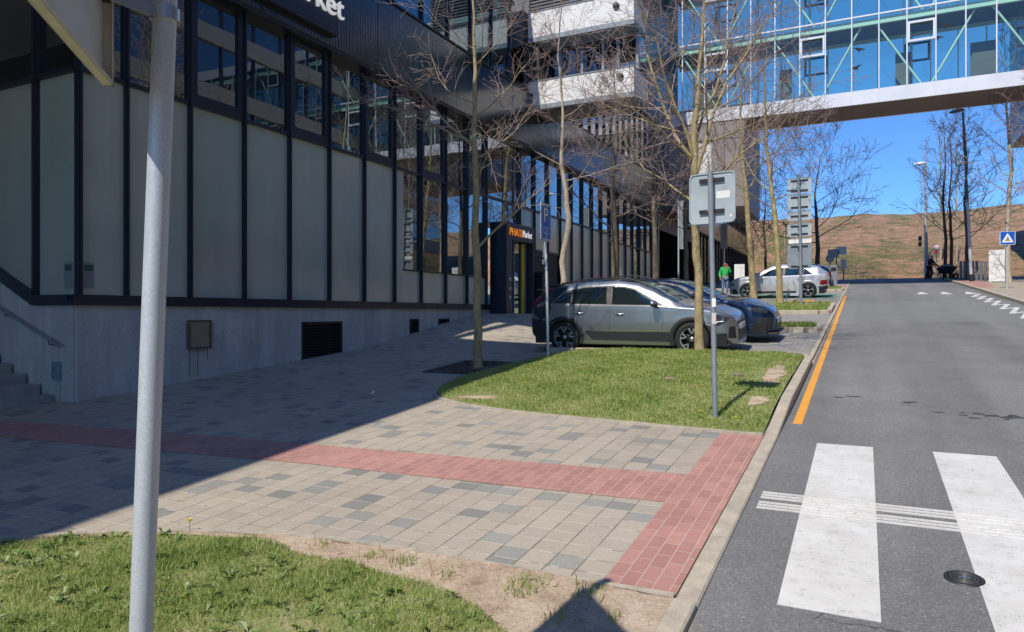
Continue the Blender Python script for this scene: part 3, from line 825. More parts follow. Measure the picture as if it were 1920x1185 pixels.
for i, (x, y, lb) in enumerate([(-1.72, 8.35, 'yellow dandelion just beside the foot of the sign post'), (-1.28, 8.15, 'yellow dandelion at the corner of the lawn near the red paving'), (-2.5, 12.6, 'yellow dandelion in the grass in front of the young tree'), (-1.95, 9.6, 'yellow dandelion in the lawn behind the sign post'), (-4.4, 9.2, 'yellow dandelion at the left end of the lawn')]):
    dandelion(x, y, lz2, lb, 1.2)

# ------------------------------------------------------------------ road markings
def mark(mb, poly, off=0.0): mb.prism(poly, lambda x, y: plane(x, y) - .03, lambda x, y: plane(x, y) - .016 + off)
mb = MB()
x = -0.43
while x < 4.6:
    mark(mb, [(x, 4.14), (x + 0.51, 4.14), (x + 0.51, 7.86), (x, 7.86)]); x += 1.02
struct('zebra_crossing', mb, WHITEP)
mb = MB()
for y in (5.68, 5.745, 5.81, 5.93, 5.995, 6.06):
    mark(mb, [(-0.74, y), (4.75, y), (4.75, y + .024), (-0.74, y + .024)], .005)
struct('tactile_guide_lines', mb, WHITEP)
mb = MB(); mark(mb, [(-0.735, 8.7), (-0.635, 8.7), (-0.73, 36.5), (-0.83, 36.5)], .001)
struct('orange_kerb_line', mb, ORANGEP)
for (x, y) in ((2.43, 37.6), (3.34, 37.4), (4.28, 37.25)):
    mb = MB(); mark(mb, [(x - .24, y), (x + .24, y), (x + .05, y + 2.2)], .001)
    struct('give_way_triangle', mb, WHITEP)
mb = MB()
zp = [(4.6, 37.3), (4.05, 36.6), (4.6, 37.2), (4.05, 34.94), (4.6, 35.51), (4.05, 33.32), (4.6, 33.84), (4.06, 31.37), (4.58, 31.99), (4.03, 29.48), (4.55, 30.03), (4.0, 27.55), (4.54, 28.31), (3.98, 25.66), (4.5, 26.42), (3.95, 23.8)][2:]
for i, (a, b) in enumerate(zip(zp[:-1], zp[1:])):
    d = Vector((b[0] - a[0], b[1] - a[1])); n_ = Vector((-d.y, d.x)).normalized() * .07
    mark(mb, [(a[0] - n_.x, a[1] - n_.y), (b[0] - n_.x, b[1] - n_.y), (b[0] + n_.x, b[1] + n_.y), (a[0] + n_.x, a[1] + n_.y)], .001 + .001 * (i % 2))
struct('zigzag_line', mb, WHITEP)
# damp stains on the asphalt
rng = random.Random(4)
mb = MB()
for (cx, cy, n_) in ((1.35, 9.75, 18), (0.05, 10.4, 4), (2.2, 8.6, 2)):
    for _ in range(n_):
        a = rng.gauss(cx, .3); b = rng.gauss(cy, .1); r_ = rng.uniform(.015, .05)
        poly = [(a + r_ * rng.uniform(.5, 1.3) * math.cos(t * .785) * 1.8, b + r_ * rng.uniform(.5, 1.3) * math.sin(t * .785)) for t in range(8)]
        zo = rng.uniform(0.0002, 0.002)
        mb.add([(p[0], p[1], plane(*p) - .0185 + zo) for p in poly], [tuple(range(8))])
struct('road_stains', mb, simple('damp_stain', (0.055, 0.054, 0.052), 0.6))

# manhole cover
t = thing('manhole_cover', 'small round iron manhole cover set in the asphalt between the crossing stripes', 'manhole cover', (0.525, 4.87, plane(0, 4.87) - .0195))
t.rotation_euler = (math.atan(SL), 0, 0)
mb = MB(); mb.lathe([(0.0, 0.004), (0.083, 0.004), (0.083, 0.010), (0.090, 0.010), (0.104, 0.008), (0.106, -0.01)], (0, 0, 0), n=40); mb.build('rim', LOUVRE, t)
mb = MB()
for r_ in (0.075, 0.058, 0.042, 0.027): mb.lathe([(r_, 0.004), (r_, 0.011), (r_ - .008, 0.011), (r_ - .008, 0.004)], (0, 0, 0), n=40)
mb.build('ribs', simple('iron', (0.085, 0.078, 0.078), 0.5, .4, var=.2, vscale=20), t)
mb = MB(); mb.box(-.03, .03, -.006, .006, .004, .013); mb.box(-.006, .006, -.02, .02, .004, .014); mb.build('lifting_cross', CHROME, t)

# ------------------------------------------------------------------ the glass office building
FX = -11.07
bld = thing('office_building', 'long dark glass office building with frosted lower panels on a concrete base', 'building', (FX, 6.83, 0.5))
BO = Vector((FX, 6.83, 0.5))
def bpart(mb, name, m, parent=None, label=None, bevel=0):
    # geometry is written in world coordinates; children hang from the building's base point
    mb.v = [(v[0] - BO.x, v[1] - BO.y, v[2] - BO.z) for v in mb.v]
    o = mb.build(name, m, parent or bld, bevel)
    if label: o['label'] = label
    return o
SILL, TRAN, WTOP, BTOP, UTOP = 2.15, 5.75, 7.93, 9.8, 13.6
BEND = 81.0
# plinth with openings left for the louvres
mb = MB()
lv = [(11.75, 13.1, 0.75, 1.72), (15.85, 16.3, 1.2, 1.76), (17.3, 17.9, 1.45, 1.76)]
ye = [6.83]
for a, b, c_, d_ in lv: ye += [a, b]
ye.append(20.4)
for i in range(0, len(ye) - 1, 2): mb.box(FX - .35, FX + 0.03, ye[i], ye[i + 1], -0.3, SILL - .12)
for a, b, c_, d_ in lv:
    mb.box(FX - .35, FX + 0.03, a, b, d_, SILL - .12); mb.box(FX - .35, FX + .03, a, b, -0.3, c_)
mb.box(-40, FX - .35, 6.83 - .03, 7.1, -0.5, 1.0)
# side wall follows the stairs
mb.add([(FX - .03, 6.80, -.3), (FX - .36, 6.80, -.3), (FX - .36, 6.80, 2.03), (FX - .03, 6.80, 2.03)], [(0, 1, 2, 3)])
mb.add([(FX - .03, 6.80, -.3), (FX - .03, 6.80, 2.03), (FX - .03, 6.84, 2.03), (FX - .03, 6.84, -.3)], [(0, 1, 2, 3)])
mb.add([(FX - .36, 6.80, 1.0), (-12.1, 6.80, 1.0), (-12.1, 6.80, 2.03), (FX - .36, 6.80, 2.03)], [(0, 1, 2, 3)])
mb.add([(-12.1, 6.80, 1.0), (-30, 6.80, 1.0), (-30, 6.80, 9.7), (-12.1, 6.80, 2.03)], [(0, 1, 2, 3)])
bpart(mb, 'concrete_plinth', CONC)
# formwork joints
mb = MB()
pass
for y in (10.5, 13.95, 17.0):
    mb = MB(); mb.box(FX + .0305, FX + .034, y, y + .012, .4, SILL - .125); bpart(mb, 'formwork_joint', simple('joint_line_%d' % int(y), (0.40, 0.41, 0.42), .8))
# sill rail
mb = MB()
mb.box(FX - .1, FX + 0.09, 6.74, 20.4, SILL - .12, SILL - .035); mb.box(FX - .1, FX + 0.06, 6.77, 20.4, SILL - .033, SILL + .05)
mb.box(-12.1, FX - .1, 6.74, 6.86, SILL - .12, SILL + .05)
mb.obox((-12.1, 6.74, 2.03), (-1.8, 0, .80), (0, .12, 0), (0, 0, .17)); mb.obox((-13.9, 6.74, 2.83), (-6, 0, 2.66), (0, .12, 0), (0, 0, .17))
bpart(mb, 'sill_rail', FRAME)
# glass rows
mull = [7.65, 8.89, 10.15, 11.38, 12.64, 13.91, 15.16, 16.40, 17.68, 18.93, 20.17]
yy = 20.17
while yy + 1.25 < BEND: yy += 1.25; mull.append(round(yy, 2))
def pane(name, m, y0, y1, z0, z1, x=FX, parent=None):
    mb = MB(); mb.box(x - .03, x, y0 + .03, y1 - .03, z0, z1); return bpart(mb, name, m, parent)
cells = [(6.83, mull[0])] + list(zip(mull[:-1], mull[1:]))
def gfac(y): return gz(FX + .3, y)
for i, (a, b) in enumerate(cells):
    lo = SILL + .05 if a < 20 else gfac(a) - .3
    if a > 20 and b < 22.9:   # vestibule behind
        pane('clear_pane', FACGLASS, a, b, 4.9, TRAN - .03); continue
    if 22.8 < a < 26.4:
        pane('frosted_panel', FROST, a, b, 4.28, TRAN - .03); continue
    if 40.3 < a < 51: continue
    if b < 15.3:
        pane('frosted_panel', FROST, a, b, lo, TRAN - .03)
    elif b < 20.3:
        if a < 15.3:
            pane('frosted_panel', FROST, a, a + .48, lo, TRAN - .03); pane('frosted_panel', FROST, a + .42, b, lo, 3.1); pane('clear_pane', FACGLASS, a + .42, b, 3.1, TRAN - .03)
        else:
            pane('frosted_panel', FROST, a, b, lo, 3.08); pane('clear_pane', FACGLASS, a, b, 3.08, TRAN - .03)
    elif a < 32.6: pane('frosted_panel', FROST, a, b, lo, TRAN - .03)
    elif a < 50 : pane('frosted_panel' if i % 3 else 'clear_pane', FROST if i % 3 else FACGLASS, a, b, lo, TRAN - .33)
    else: pane('clear_pane', FACGLASS, a, b, lo, TRAN - .33)
# windows above the transom
thick = {2, 4, 6, 8, 10}
for i, (a, b) in enumerate(cells):
    if 40.3 < a < 51: continue
    t0 = TRAN + .03 if b < 33 else TRAN - .27
    w = pane('window', FACGLASS, a, b, t0, WTOP)
    if i in thick or (i > 10 and a < 20.5 and i % 2 == 0):
        mb = MB(); x0, x1 = FX - .04, FX + .055
        mb.box(x0, x1, a + .03, a + .15, t0, WTOP - .01); mb.box(x0, x1, b - .15, b - .03, t0, WTOP - .01)
        mb.box(x0, x1 - .003, a + .15, b - .15, t0, t0 + .17); mb.box(x0, x1 - .003, a + .15, b - .15, WTOP - .14, WTOP - .01)
        mb.v = [(v[0] - BO.x, v[1] - BO.y, v[2] - BO.z) for v in mb.v]
        mb.build('window_frame', FRAME, w)
for y in [6.86] + mull:
    if 41.5 < y < 50.5 or 21 < y < 22.5: continue
    lo = SILL + .05 if y < 20.3 else (gfac(y) - .3 if not 22.6 < y < 26.3 else 4.25)
    mb = MB(); mb.box(FX - .05, FX + 0.075, y - .032, y + .032, lo, WTOP); mb.box(FX + .075, FX + .10, y - .018, y + .018, lo, WTOP)
    bpart(mb, 'mullion', FRAME)
mb = MB(); mb.box(FX - .05, FX + .07, 6.83, 33, TRAN - .035, TRAN + .03); mb.box(FX - .05, FX + .07, 33, 40.4, TRAN - .335, TRAN - .27); mb.box(FX - .05, FX + .07, 51.2, BEND, TRAN - .335, TRAN - .27)
mb.box(FX - .05, FX + .05, 15.6, 20.15, 3.06, 3.10)
bpart(mb, 'transom', FRAME)
# the side that turns left behind the stairs
def sidepane(m, x0, x1, pts):
    mb = MB(); mb.add([(p[0], 6.86, p[1]) for p in pts], [tuple(range(len(pts)))]); return bpart(mb, 'side_pane', m)
sidepane(FROST, 0, 0, [(FX - .03, SILL + .05), (-12.08, SILL + .05), (-12.08, TRAN), (FX - .03, TRAN)])
sidepane(FROST, 0, 0, [(-12.14, SILL + .08), (-13.6, 2.85), (-13.6, TRAN), (-12.14, TRAN)])
sidepane(FACGLASS, 0, 0, [(FX - .03, TRAN), (-12.08, TRAN), (-12.08, WTOP), (FX - .03, WTOP)])
sidepane(FACGLASS, 0, 0, [(-12.14, TRAN), (-20, TRAN), (-20, WTOP), (-12.14, WTOP)])
sidepane(FROST, 0, 0, [(-13.64, 2.87), (-15.2, 3.5), (-15.2, TRAN), (-13.64, TRAN)])
mb = MB()
for x in (-12.11, -13.62, -15.2): mb.box(x - .032, x + .032, 6.76, 6.9, SILL - .05 + max(0, -12.11 - x) * .44, WTOP)
mb.box(-20, FX, 6.77, 6.9, TRAN - .035, TRAN + .03)
bpart(mb, 'side_mullions', FRAME)
mb = MB(); mb.box(-40, FX - .5, 7.0, 7.3, 1.5, WTOP); mb.box(FX - .7, FX - .45, 7.3, 20.4, -.3, WTOP); mb.box(FX - .7, FX - .45, 22.8, 41, -.3, WTOP); mb.box(FX - .7, FX - .45, 51, BEND, -.3, WTOP)
bpart(mb, 'inner_wall', DARKIN)
# fascia band of wide sheets
mb = MB(); y = 6.6
while y < BEND:
    y1 = min(y + 3.75, BEND); mb.box(FX - .5, FX + 0.30, y + .004, y1 - .004, WTOP + .02, BTOP); y = y1
mb.box(-40, FX - .5, 6.6, 7.2, WTOP + .02, BTOP)
bpart(mb, 'fascia_band', BAND, bevel=.01)
mb = MB(); mb.box(FX - .49, FX + .28, 6.62, BEND, WTOP - .06, WTOP + .018); mb.box(-40, FX - .49, 6.62, 7.2, WTOP - .06, WTOP + .018); mb.box(FX - .5, FX + .34, 6.56, BEND + .04, BTOP + .002, BTOP + .05); bpart(mb, 'fascia_trim', BLACK)
# upper storeys: tall glass behind dark mullions, ending at the projecting wing
UX = FX - .02
up = list(np.arange(6.9, 23.3, 1.37))
for i, (a, b) in enumerate(zip(up[:-1], up[1:])):
    pane('upper_pane', UPGLASS, a, b, BTOP + .05, UTOP - .02, x=UX)
mb = MB()
for i, y in enumerate(up): mb.box(UX - .05, UX + .07, y - .03, y + .03, BTOP + .05, UTOP)
bpart(mb, 'upper_mullions', FRAME)
# beyond the wing the upper wall has narrow windows between dark fins
up2 = list(np.arange(25.0, BEND, 1.0))
for i, (a, b) in enumerate(zip(up2[:-1], up2[1:])): 
    if a > 60 and i % 2: continue
    pane('narrow_window', FACGLASS, a, b if a < 60 else b + 1.0, BTOP + .05, 13.1, x=UX)
mb = MB()
for y in up2: mb.box(UX - .05, UX + .08, y - .035, y + .035, BTOP + .05, 13.1)
mb.box(UX - .1, UX + .15, 24.95, BEND, 13.1, 14.0)
mb.box(UX - .1, UX + .10, 24.95, 43.9, 14.0, 24.0)
bpart(mb, 'upper_fins', BAND)
for z in (BTOP + .1, 13.3):
    mb = MB(); mb.box(UX - 3.2, UX - .35, 7.4, 23.1, z - .12, z); bpart(mb, 'upper_floor', INTER)
    mb = MB(); mb.box(UX - .75, UX - .6, 7.4, 23.1, z + .02 if z < 11 else z - .5, z + .12 if z < 11 else z - .22); bpart(mb, 'reflection_beam', PALEGREEN)  # added beam imitating the skybridge reflected in the glass
yq = 8.0  # added frames and struts, standing in for the reflected skybridge
while yq < 22.5:
    mb = MB(); mb.box(UX - .5, UX - .44, yq, yq + .06, BTOP + .1, 13.2); mb.box(UX - .5, UX - .44, yq + 1.1, yq + 1.16, BTOP + .1, 13.2)
    mb.box(UX - .5, UX - .44, yq + .06, yq + 1.1, 12.35, 12.43); mb.box(UX - .5, UX - .44, yq + .06, yq + 1.1, 11.5, 11.58); bpart(mb, 'reflection_frame', BRIDGEWHITE)
    mb = MB(); mb.tube([(UX - .9, yq + 1.3, BTOP + .1), (UX - .9, yq + 2.6, 13.0)], .06, 8); bpart(mb, 'reflection_strut', PALEGREEN); yq += 3.1
mb = MB(); mb.box(-24, UX - 3.2, 7.3, 23.2, BTOP - .1, 13.5); bpart(mb, 'reflection_backdrop', simple('reflection_teal', (.05, .11, .12), .7, var=.3, vscale=.6))  # backdrop added in the teal of that reflection
mb = MB(); mb.box(-24, FX - .12, 23.3, BEND, BTOP - .1, 13.05); mb.box(-24, FX - .12, 26, 47.3, 13.05, 23.5); mb.box(-24, -11.9, 7.3, BEND, 8, BTOP - .1)
mb.box(-24, FX - .52, BEND - .1, BEND, 2, 13)
bpart(mb, 'upper_core', INTER)
mb = MB(); mb.box(-24, FX + .1, 7.2, 23.15, UTOP, UTOP + .3); bpart(mb, 'roof_edge', BAND)
# recessed dark entrance
mb = MB(); mb.box(FX - 5, FX - 4.6, 41, 51, 2, WTOP); mb.box(FX - 5, FX - .04, 41.0, 41.15, 2, WTOP); mb.box(FX - 5, FX - .04, 50.9, 51.05, 2, WTOP); mb.box(FX - 5, FX - .04, 41.15, 50.9, WTOP - .35, WTOP - .07)
bpart(mb, 'entrance_recess', DARKIN)
mb = MB(); mb.box(FX - .45, FX + .05, 41.2, 41.85, 2.5, WTOP); bpart(mb, 'entrance_column', simple('grey_column', (.33, .33, .32), .7, var=.1))
mb = MB(); mb.box(FX - .1, FX + .02, 41.9, 50.9, 7.0, WTOP - .07); bpart(mb, 'entrance_lintel', GREYCLAD)
# projecting wing with white balcony bands
WX = -6.98
mb = MB(); mb.box(FX + .13, WX, 23.2, 24.9, 9.45, 10.3); mb.box(FX + .13, WX, 23.2, 24.9, 11.92, 12.83)
wb = bpart(mb, 'white_balcony_band', WHITECLAD)
mb = MB(); mb.box(FX + .13, WX + .02, 23.17, 24.93, 9.28, 9.44); mb.box(FX + .13, WX + .015, 23.18, 24.92, 11.74, 11.91); mb.box(FX + .13, WX + .015, 23.18, 24.92, 10.3, 10.34); mb.box(FX + .13, WX + .015, 23.18, 24.92, 12.83, 12.87)
bpart(mb, 'band_trim', GREYP)
mb = MB(); mb.box(FX + .13, WX - .12, 23.32, 24.8, 12.87, 19); 
for z in np.arange(12.95, 19, .12): mb.box(FX + .13, WX - .04, 23.24, 24.85, z, z + .05)
bpart(mb, 'louvred_storey', simple('louvre_grey', (.20, .20, .21), .5, .3))
mb = MB(); mb.box(-16, FX + .5, 23.3, 24.8, 10.34, 11.74); bpart(mb, 'wing_wall', simple('dark_recess', (.05, .042, .038), .7))
mb = MB(); mb.box(FX + .5, WX - .05, 23.9, 23.93, 10.34, 11.74); mb.box(WX - .06, WX - .04, 23.93, 24.85, 10.34, 11.74)
bpart(mb, 'wing_window', clear_glass('wing_glass', (.55, .6, .58), .2))
mb = MB(); mb.box(FX + .5, WX - .1, 24.6, 24.7, 10.34, 11.74); bpart(mb, 'wing_inner_wall', simple('wing_room', (.09, .08, .07), .8))
mb = MB()
for x in (-9.95, -9.1, -8.3, -7.75, -7.05): mb.box(x - .045, x + .045, 23.82, 24.0, 10.34, 11.74)
mb.box(FX + .5, WX, 23.83, 23.98, 11.66, 11.735)
bpart(mb, 'window_posts', simple('light_frame', (.30, .33, .36), .5, .3))
mb = MB(); mb.box(-9.85, -9.25, 24.1, 24.14, 10.36, 11.45); bpart(mb, 'white_door', simple('door_white', (.55, .72, .66), .5))
for x, z in ((-7.45, 10.0), (-7.6, 12.45)):
    mb = MB(); mb.lathe([(0.0, -.1), (.05, -.1), (.11, -.06), (.12, 0)], (x, 23.2, z), 'y', 14); bpart(mb, 'spotlight', BLACK)
mb = MB(); mb.box(FX + .31, WX - .3, 23.4, 24.8, 9.2, 9.279); bpart(mb, 'wing_soffit', SOFFIT)
# overhanging block under the bridge
mb = MB(); mb.box(-24, -6.43, 43.98, 51.1, 8.37, 13.58); mb.box(-24, -6.45, 47.42, 51.08, 13.58, 15.5); bpart(mb, 'overhanging_block', simple('sunlit_block', (.27, .245, .225), .5, .1, var=.1, vscale=1))
mb = MB(); mb.box(-9.1, -8.35, 43.94, 43.979, 10.3, 12.35); bpart(mb, 'white_panel', WHITECLAD)
mb = MB(); mb.box(-7.6, -7.57, 43.95, 43.979, 8.37, 13.58); mb.box(-10.8, -6.45, 43.95, 43.978, 12.5, 12.54); bpart(mb, 'block_joints', BLACK)
# plinth fittings
def louvre(y0, y1, z0, z1):
    t = MB(); t.box(FX - .12, FX - .08, y0, y1, z0, z1)
    z = z0 + .03
    while z < z1 - .04: t.obox((FX - .06, y0 + .03, z), (.06, 0, -.035), (0, y1 - y0 - .06, 0), (0, 0, .012)); z += .06
    f = MB(); w = .045
    f.box(FX - .07, FX + .04, y0, y0 + w, z0, z1); f.box(FX - .07, FX + .04, y1 - w, y1, z0, z1); f.box(FX - .07, FX + .038, y0 + w, y1 - w, z1 - w, z1); f.box(FX - .07, FX + .038, y0 + w, y1 - w, z0, z0 + w)
    v = bpart(t, 'vent_louvre', LOUVRE); f.v = [(a[0] - BO.x, a[1] - BO.y, a[2] - BO.z) for a in f.v]; f.build('louvre_frame', LOUVRE, v)
for a, b, c_, d_ in lv: louvre(a, b, c_, d_)
t = thing('meter_box', 'beige metal meter cabinet fixed to the concrete base, rusty frame', 'meter box', (FX + .03, 9.07, 1.25))
mb = MB(); mb.box(0, .05, -.21, .21, .035, .50); mb.build('door', BOXM, t, .004)
mb = MB()
for q in ((0, .07, -.255, -.212, 0, .53), (0, .07, .212, .255, 0, .53), (0, .068, -.212, .212, .5, .53), (0, .068, -.212, .212, 0, .033)): mb.box(*q)
mb.build('frame', RUST, t, .003)
mb = MB(); mb.lathe([(0, .06), (.012, .06), (.012, .05)], (0, -.16, .27), 'x', 12); mb.build('lock', CHROME, t)
mb = MB()
rng = random.Random(2)
for yy_ in (8.87, 9.05, 9.27): mb.box(FX + .0302, FX + .0312, yy_, yy_ + .016, 1.25 - rng.uniform(.2, .5), 1.25)
for k in range(9): z = 1.5 + rng.uniform(-.1, .2); mb.box(FX + .0302, FX + .0311, 9.33, 9.33 + rng.uniform(.05, .12), z, z + .008)
bpart(mb, 'rust_streaks', simple('streak', (.16, .15, .14), .9))
# service door, shutter and vestibule of the market
v = thing('market_vestibule', 'navy framed entrance portal with orange and white shop lettering and a yellow stripe', 'entrance', (FX, 21.7, 1.88))
mb = MB(); mb.box(.0, .62, -1.2, -.78, -.1, 3.05); mb.box(.0, .62, .88, .98, -.1, 3.05); mb.box(0, .62, -.78, .88, 2.48, 3.05); mb.build('portal', FRAME, v, .01)
mb = MB(); mb.box(.02, .04, -.78, .88, 0, 2.48); mb.build('dark_doorway', DARKIN, v)
mb = MB(); mb.box(.30, .33, -.05, .50, .03, 2.45); mb.build('door_leaf', FACGLASS, v)
mb = MB(); mb.box(.28, .36, .52, .70, .02, 2.46); mb.build('yellow_stripe', YELLOW, v)
mb = MB(); mb.box(.26, .34, .74, .88, .0, 2.48); mb.box(.26, .34, -.09, -.05, .0, 2.48); mb.build('door_frame', GREYP, v)
def MW(x, y, z, sx=1.0): return Matrix.Translation((x, y, z)) @ Matrix(((0, 0, 1, 0), (1 * sx, 0, 0, 0), (0, 1, 0, 0), (0, 0, 0, 1)))
text_mesh('shop_name', 'PHAT//', .36, ORANGEL, v, MW(.64, -1.02, 2.62))
text_mesh('shop_name', 'Market', .33, WHITEL, v, MW(.64, -.02, 2.64, .78))
for k, z in enumerate((.55, .85, 1.15)):
    mb = MB(); mb.lathe([(.0, .0), (.07, .0), (.06, .02), (.0, .022)], (.62, -.95, z), 'x', 14); mb.build('round_decal', simple('decal%d' % k, (.5, .52, .56), .5), v)
mb = MB(); mb.box(-.03, .0, 22.8 - 21.7 + .05, 26.2 - 21.7, .0, 2.35); z = .05
while z < 2.3: mb.obox((0, 1.13, z), (.03, 0, -.03), (0, 3.35, 0), (0, 0, .03)); z += .09
mb.build('roller_shutter', LOUVRE, v)
mb = MB(); mb.box(-.03, .06, 1.1, 4.5, 2.35, 2.43); mb.build('shutter_head', FRAME, v)
# awning lamps on the vestibule
t = thing('litter_cabinet', 'black litter bin cabinet standing right of the market entrance', 'litter bin', (-10.5, 23.2, 1.88))
mb = MB(); mb.box(-.25, .25, -.25, .25, .02, 1.45); mb.build('body', BLACK, t, .02)
mb = MB(); mb.box(.251, .262, -.16, .16, .25, 1.15); mb.build('front_panel', GREYCLAD, t)
mb = MB(); mb.box(-.27, .27, -.27, .27, 1.452, 1.5); mb.build('lid', LOUVRE, t, .01)
# big sign box
s_ = thing('shop_sign', 'large dark sign box with white lettering high on the fascia', 'sign', (FX + .3, 6.42, 8.2))
mb = MB(); mb.box(.0, .16, 0, 6.05, -.05, 1.75); mb.build('sign_box', simple('sign_navy', (.018, .022, .034), .35), s_, .015)
tx = text_mesh('lettering', 'Market', .72, WHITEL, s_, MW(.19, 4.1, .36), .025)
text_mesh('lettering', 'PHAT//', .72, ORANGEL, s_, MW(.19, 1.75, .36, .95), .025)
# stairs, handrail, recessed step light
t = thing('entrance_steps', 'pale concrete steps rising to the left along the building side', 'steps', (-11.55, 6.8, 0.4))
rx = [0, -.36, -.74, -1.15, -1.51, -1.87, -2.23, -2.6, -2.97, -3.34]
for i, x in enumerate(rx):
    mb = MB(); z1 = .2 + .155 * i
    mb.box(x - .42 if i < 9 else -12, x, -9.5, -.03, -.6 if i == 0 else z1 - .2, z1)
    mb.build('step', STEP, t, .008)
mb = MB(); mb.box(-.02, .34, -9.6, -.02, -.4, .045); mb.build('landing_slab', STEP, t)
t = thing('handrail', 'sloping grey metal handrail fixed to the concrete side wall above the steps', 'handrail', (-11.3, 6.8, 1.38))
mb = MB(); mb.tube([(0, -.09, 0), (-.05, -.09, .02), (-1.87, -.09, .69), (-6, -.09, 2.25)], .021, 10); mb.build('rail', GREYP, t)
for x in (-.28, -1.5, -2.7, -4):
    mb = MB(); z = -x * .375 + .0; mb.tube([(x, -.09, z), (x, -.09, z - .07), (x, 0, z - .09)], .009, 6); mb.build('bracket', BLACK, t)
t = thing('step_light', 'small blue grey recessed wall light low on the concrete beside the steps', 'wall light', (-11.5, 6.8, .84))
mb = MB()
for q in ((-.11, .11, -.035, 0, .0, .03), (-.11, .11, -.035, 0, .2, .30), (-.11, -.085, -.034, 0, .03, .2), (.085, .11, -.034, 0, .03, .2)): mb.box(*q)
LB = simple('blue_grey_casing', (.26, .31, .40), .45, .3)
mb.build('casing', LB, t, .003)
mb = MB(); mb.obox((-.084, -.03, .032), (.168, 0, 0), (0, .026, .14), (0, .004, 0)); mb.build('reflector', LB, t)
# notices on the corner glass
for (x, y, lb) in ((FX + .012, 7.0, 0), ):
    mb = MB(); mb.box(FX + .001, FX + .004, 6.93, 7.12, 2.3, 2.72); o = bpart(mb, 'notice_sticker', simple('sticker_grey', (.24, .27, .26), .5))
    mb = MB(); mb.box(FX + .0045, FX + .006, 6.95, 7.10, 2.58, 2.68); mb.v = [(a[0] - BO.x, a[1] - BO.y, a[2] - BO.z) for a in mb.v]; mb.build('camera_pictogram', simple('sticker_green', (.03, .10, .08), .5), o)
mb = MB(); mb.box(-11.42, -11.2, 6.852, 6.857, 2.3, 2.72); bpart(mb, 'notice_sticker', MATS['sticker_grey'])
mb = MB(); mb.box(-11.39, -11.23, 6.848, 6.851, 2.58, 2.68); bpart(mb, 'camera_pictogram', MATS['sticker_green'])

# unseen tower behind and left of the camera, storeys sized to shade the pavement
tw = thing('office_tower', 'tall grey office tower behind the steps with storeys projecting over the pavement', 'building', (-24, -8, -.6))
def tpart(boxes, name, m):
    mb = MB()
    for b in boxes: mb.box(b[0] + 24, b[1] + 24, b[2] + 8, b[3] + 8, b[4] + .6, b[5] + .6)
    return mb.build(name, m, tw)
tpart([(-34, -16, -26, 1, -2, 9.9)], 'core', INTER)
tpart([(-34, -6.9, -26, 6.8, 9.9, 12.6)], 'projecting_storey', WHITECLAD)
tpart([(-34, -9.6, 6.0, 6.8, 17.3, 24.0)], 'shade_screen', LOUVRE)  # unseen screen added to shade the strip beyond the sunny patch
for k in range(4): tpart([(-32 + 7 * k, -31.7 + 7 * k, 6.2, 6.5, 12.6, 17.3)], 'shade_screen_post', FRAME)  # unseen posts added only to carry that screen
for k in range(14): tpart([(-6.899, -6.88, -25 + 2.2 * k, -25 + 2.2 * k + 1.7, 10.5, 12.0)], 'window', FACGLASS)

# building across the road (outside the frame, mirrored in the glass)
op = thing('office_block_opposite', 'beige and grey office block across the road with ribbon windows', 'building', (15, 10, 0.5))
OB = simple('beige_render', (.48, .42, .33), .8, var=.08)
def opart(boxes, name, m):
    mb = MB()
    for b in boxes: mb.box(b[0] - 15, b[1] - 15, b[2] - 10, b[3] - 10, b[4] - .5, b[5] - .5)
    return mb.build(name, m, op)
opart([(15.3, 34, -30, 60, -3, 23.5)], 'core', simple('opp_wall', (.12, .11, .10), .7))
fl = [1.0, 5.2, 9.0, 12.8, 16.6, 20.4]
opart([(15.0, 15.35, -30, 60, z + 2.6, z + 3.7) for z in fl], 'wall_band', OB)
for z in fl[:6]: opart([(15.22, 15.26, -30, 60, z, z + 2.6)], 'window_band', FACGLASS)
opart([(15.1, 15.3, -30 + 2.6 * k, -30 + 2.6 * k + .14, -2, 22.9) for k in range(34)], 'window_posts', FRAME)
opart([(15.0, 15.3, 20 + 6 * k, 20 + 6 * k + 2.0, 1.5, 4.4) for k in range(3)], 'shop_front', WHITECLAD)
opart([(14.7, 14.78, 30.5, 32.2, 5.0, 5.9), (14.7, 14.78, 33.0, 34.7, 5.0, 5.9)], 'red_shop_sign', REDS)
op2 = MB(); op2.box(10.1, 34, 58, 66, 14.7, 26); op2.v = [(a[0] - 15, a[1] - 10, a[2] - .5) for a in op2.v]; op2.build('upper_wing', simple('wing_navy', (.05, .06, .09), .3), op)

# ------------------------------------------------------------------ skybridge
BY0, BY1 = 44.0, 47.3
ZB, ZF, ZM, ZT = 13.61, 14.38, 18.52, 22.65      # underside, first floor, second floor, roof
sb = thing('skybridge', 'two storey glass skybridge with white frames spanning over the road', 'bridge', (FX, BY0, ZB))
def spart(mb, name, m, parent=None):
    mb.v = [(a[0] - FX, a[1] - BY0, a[2] - ZB) for a in mb.v]
    return mb.build(name, m, parent or sb)
XM = [-10.11 + 1.356 * k for k in range(20)]; XE = XM[-1]
for y0, y1 in ((BY0 - .07, BY0 + .05), (BY1 - .05, BY1 + .07)):
    mb = MB()
    for a, b in zip([-11.0] + XM[:-1], XM): mb.box(a + .006, b - .006, y0, y1, ZB, ZF)
    mb.box(-11.0, XE, (y0 + y1) / 2 - .03, (y0 + y1) / 2 + .03, ZB + .02, ZF - .02)
    spart(mb, 'white_fascia', BRIDGEWHITE)
mb = MB(); mb.box(-11.0, XE, BY0 + .05, BY1 - .05, ZB + .02, ZB + .14); spart(mb, 'underside', SOFFIT)
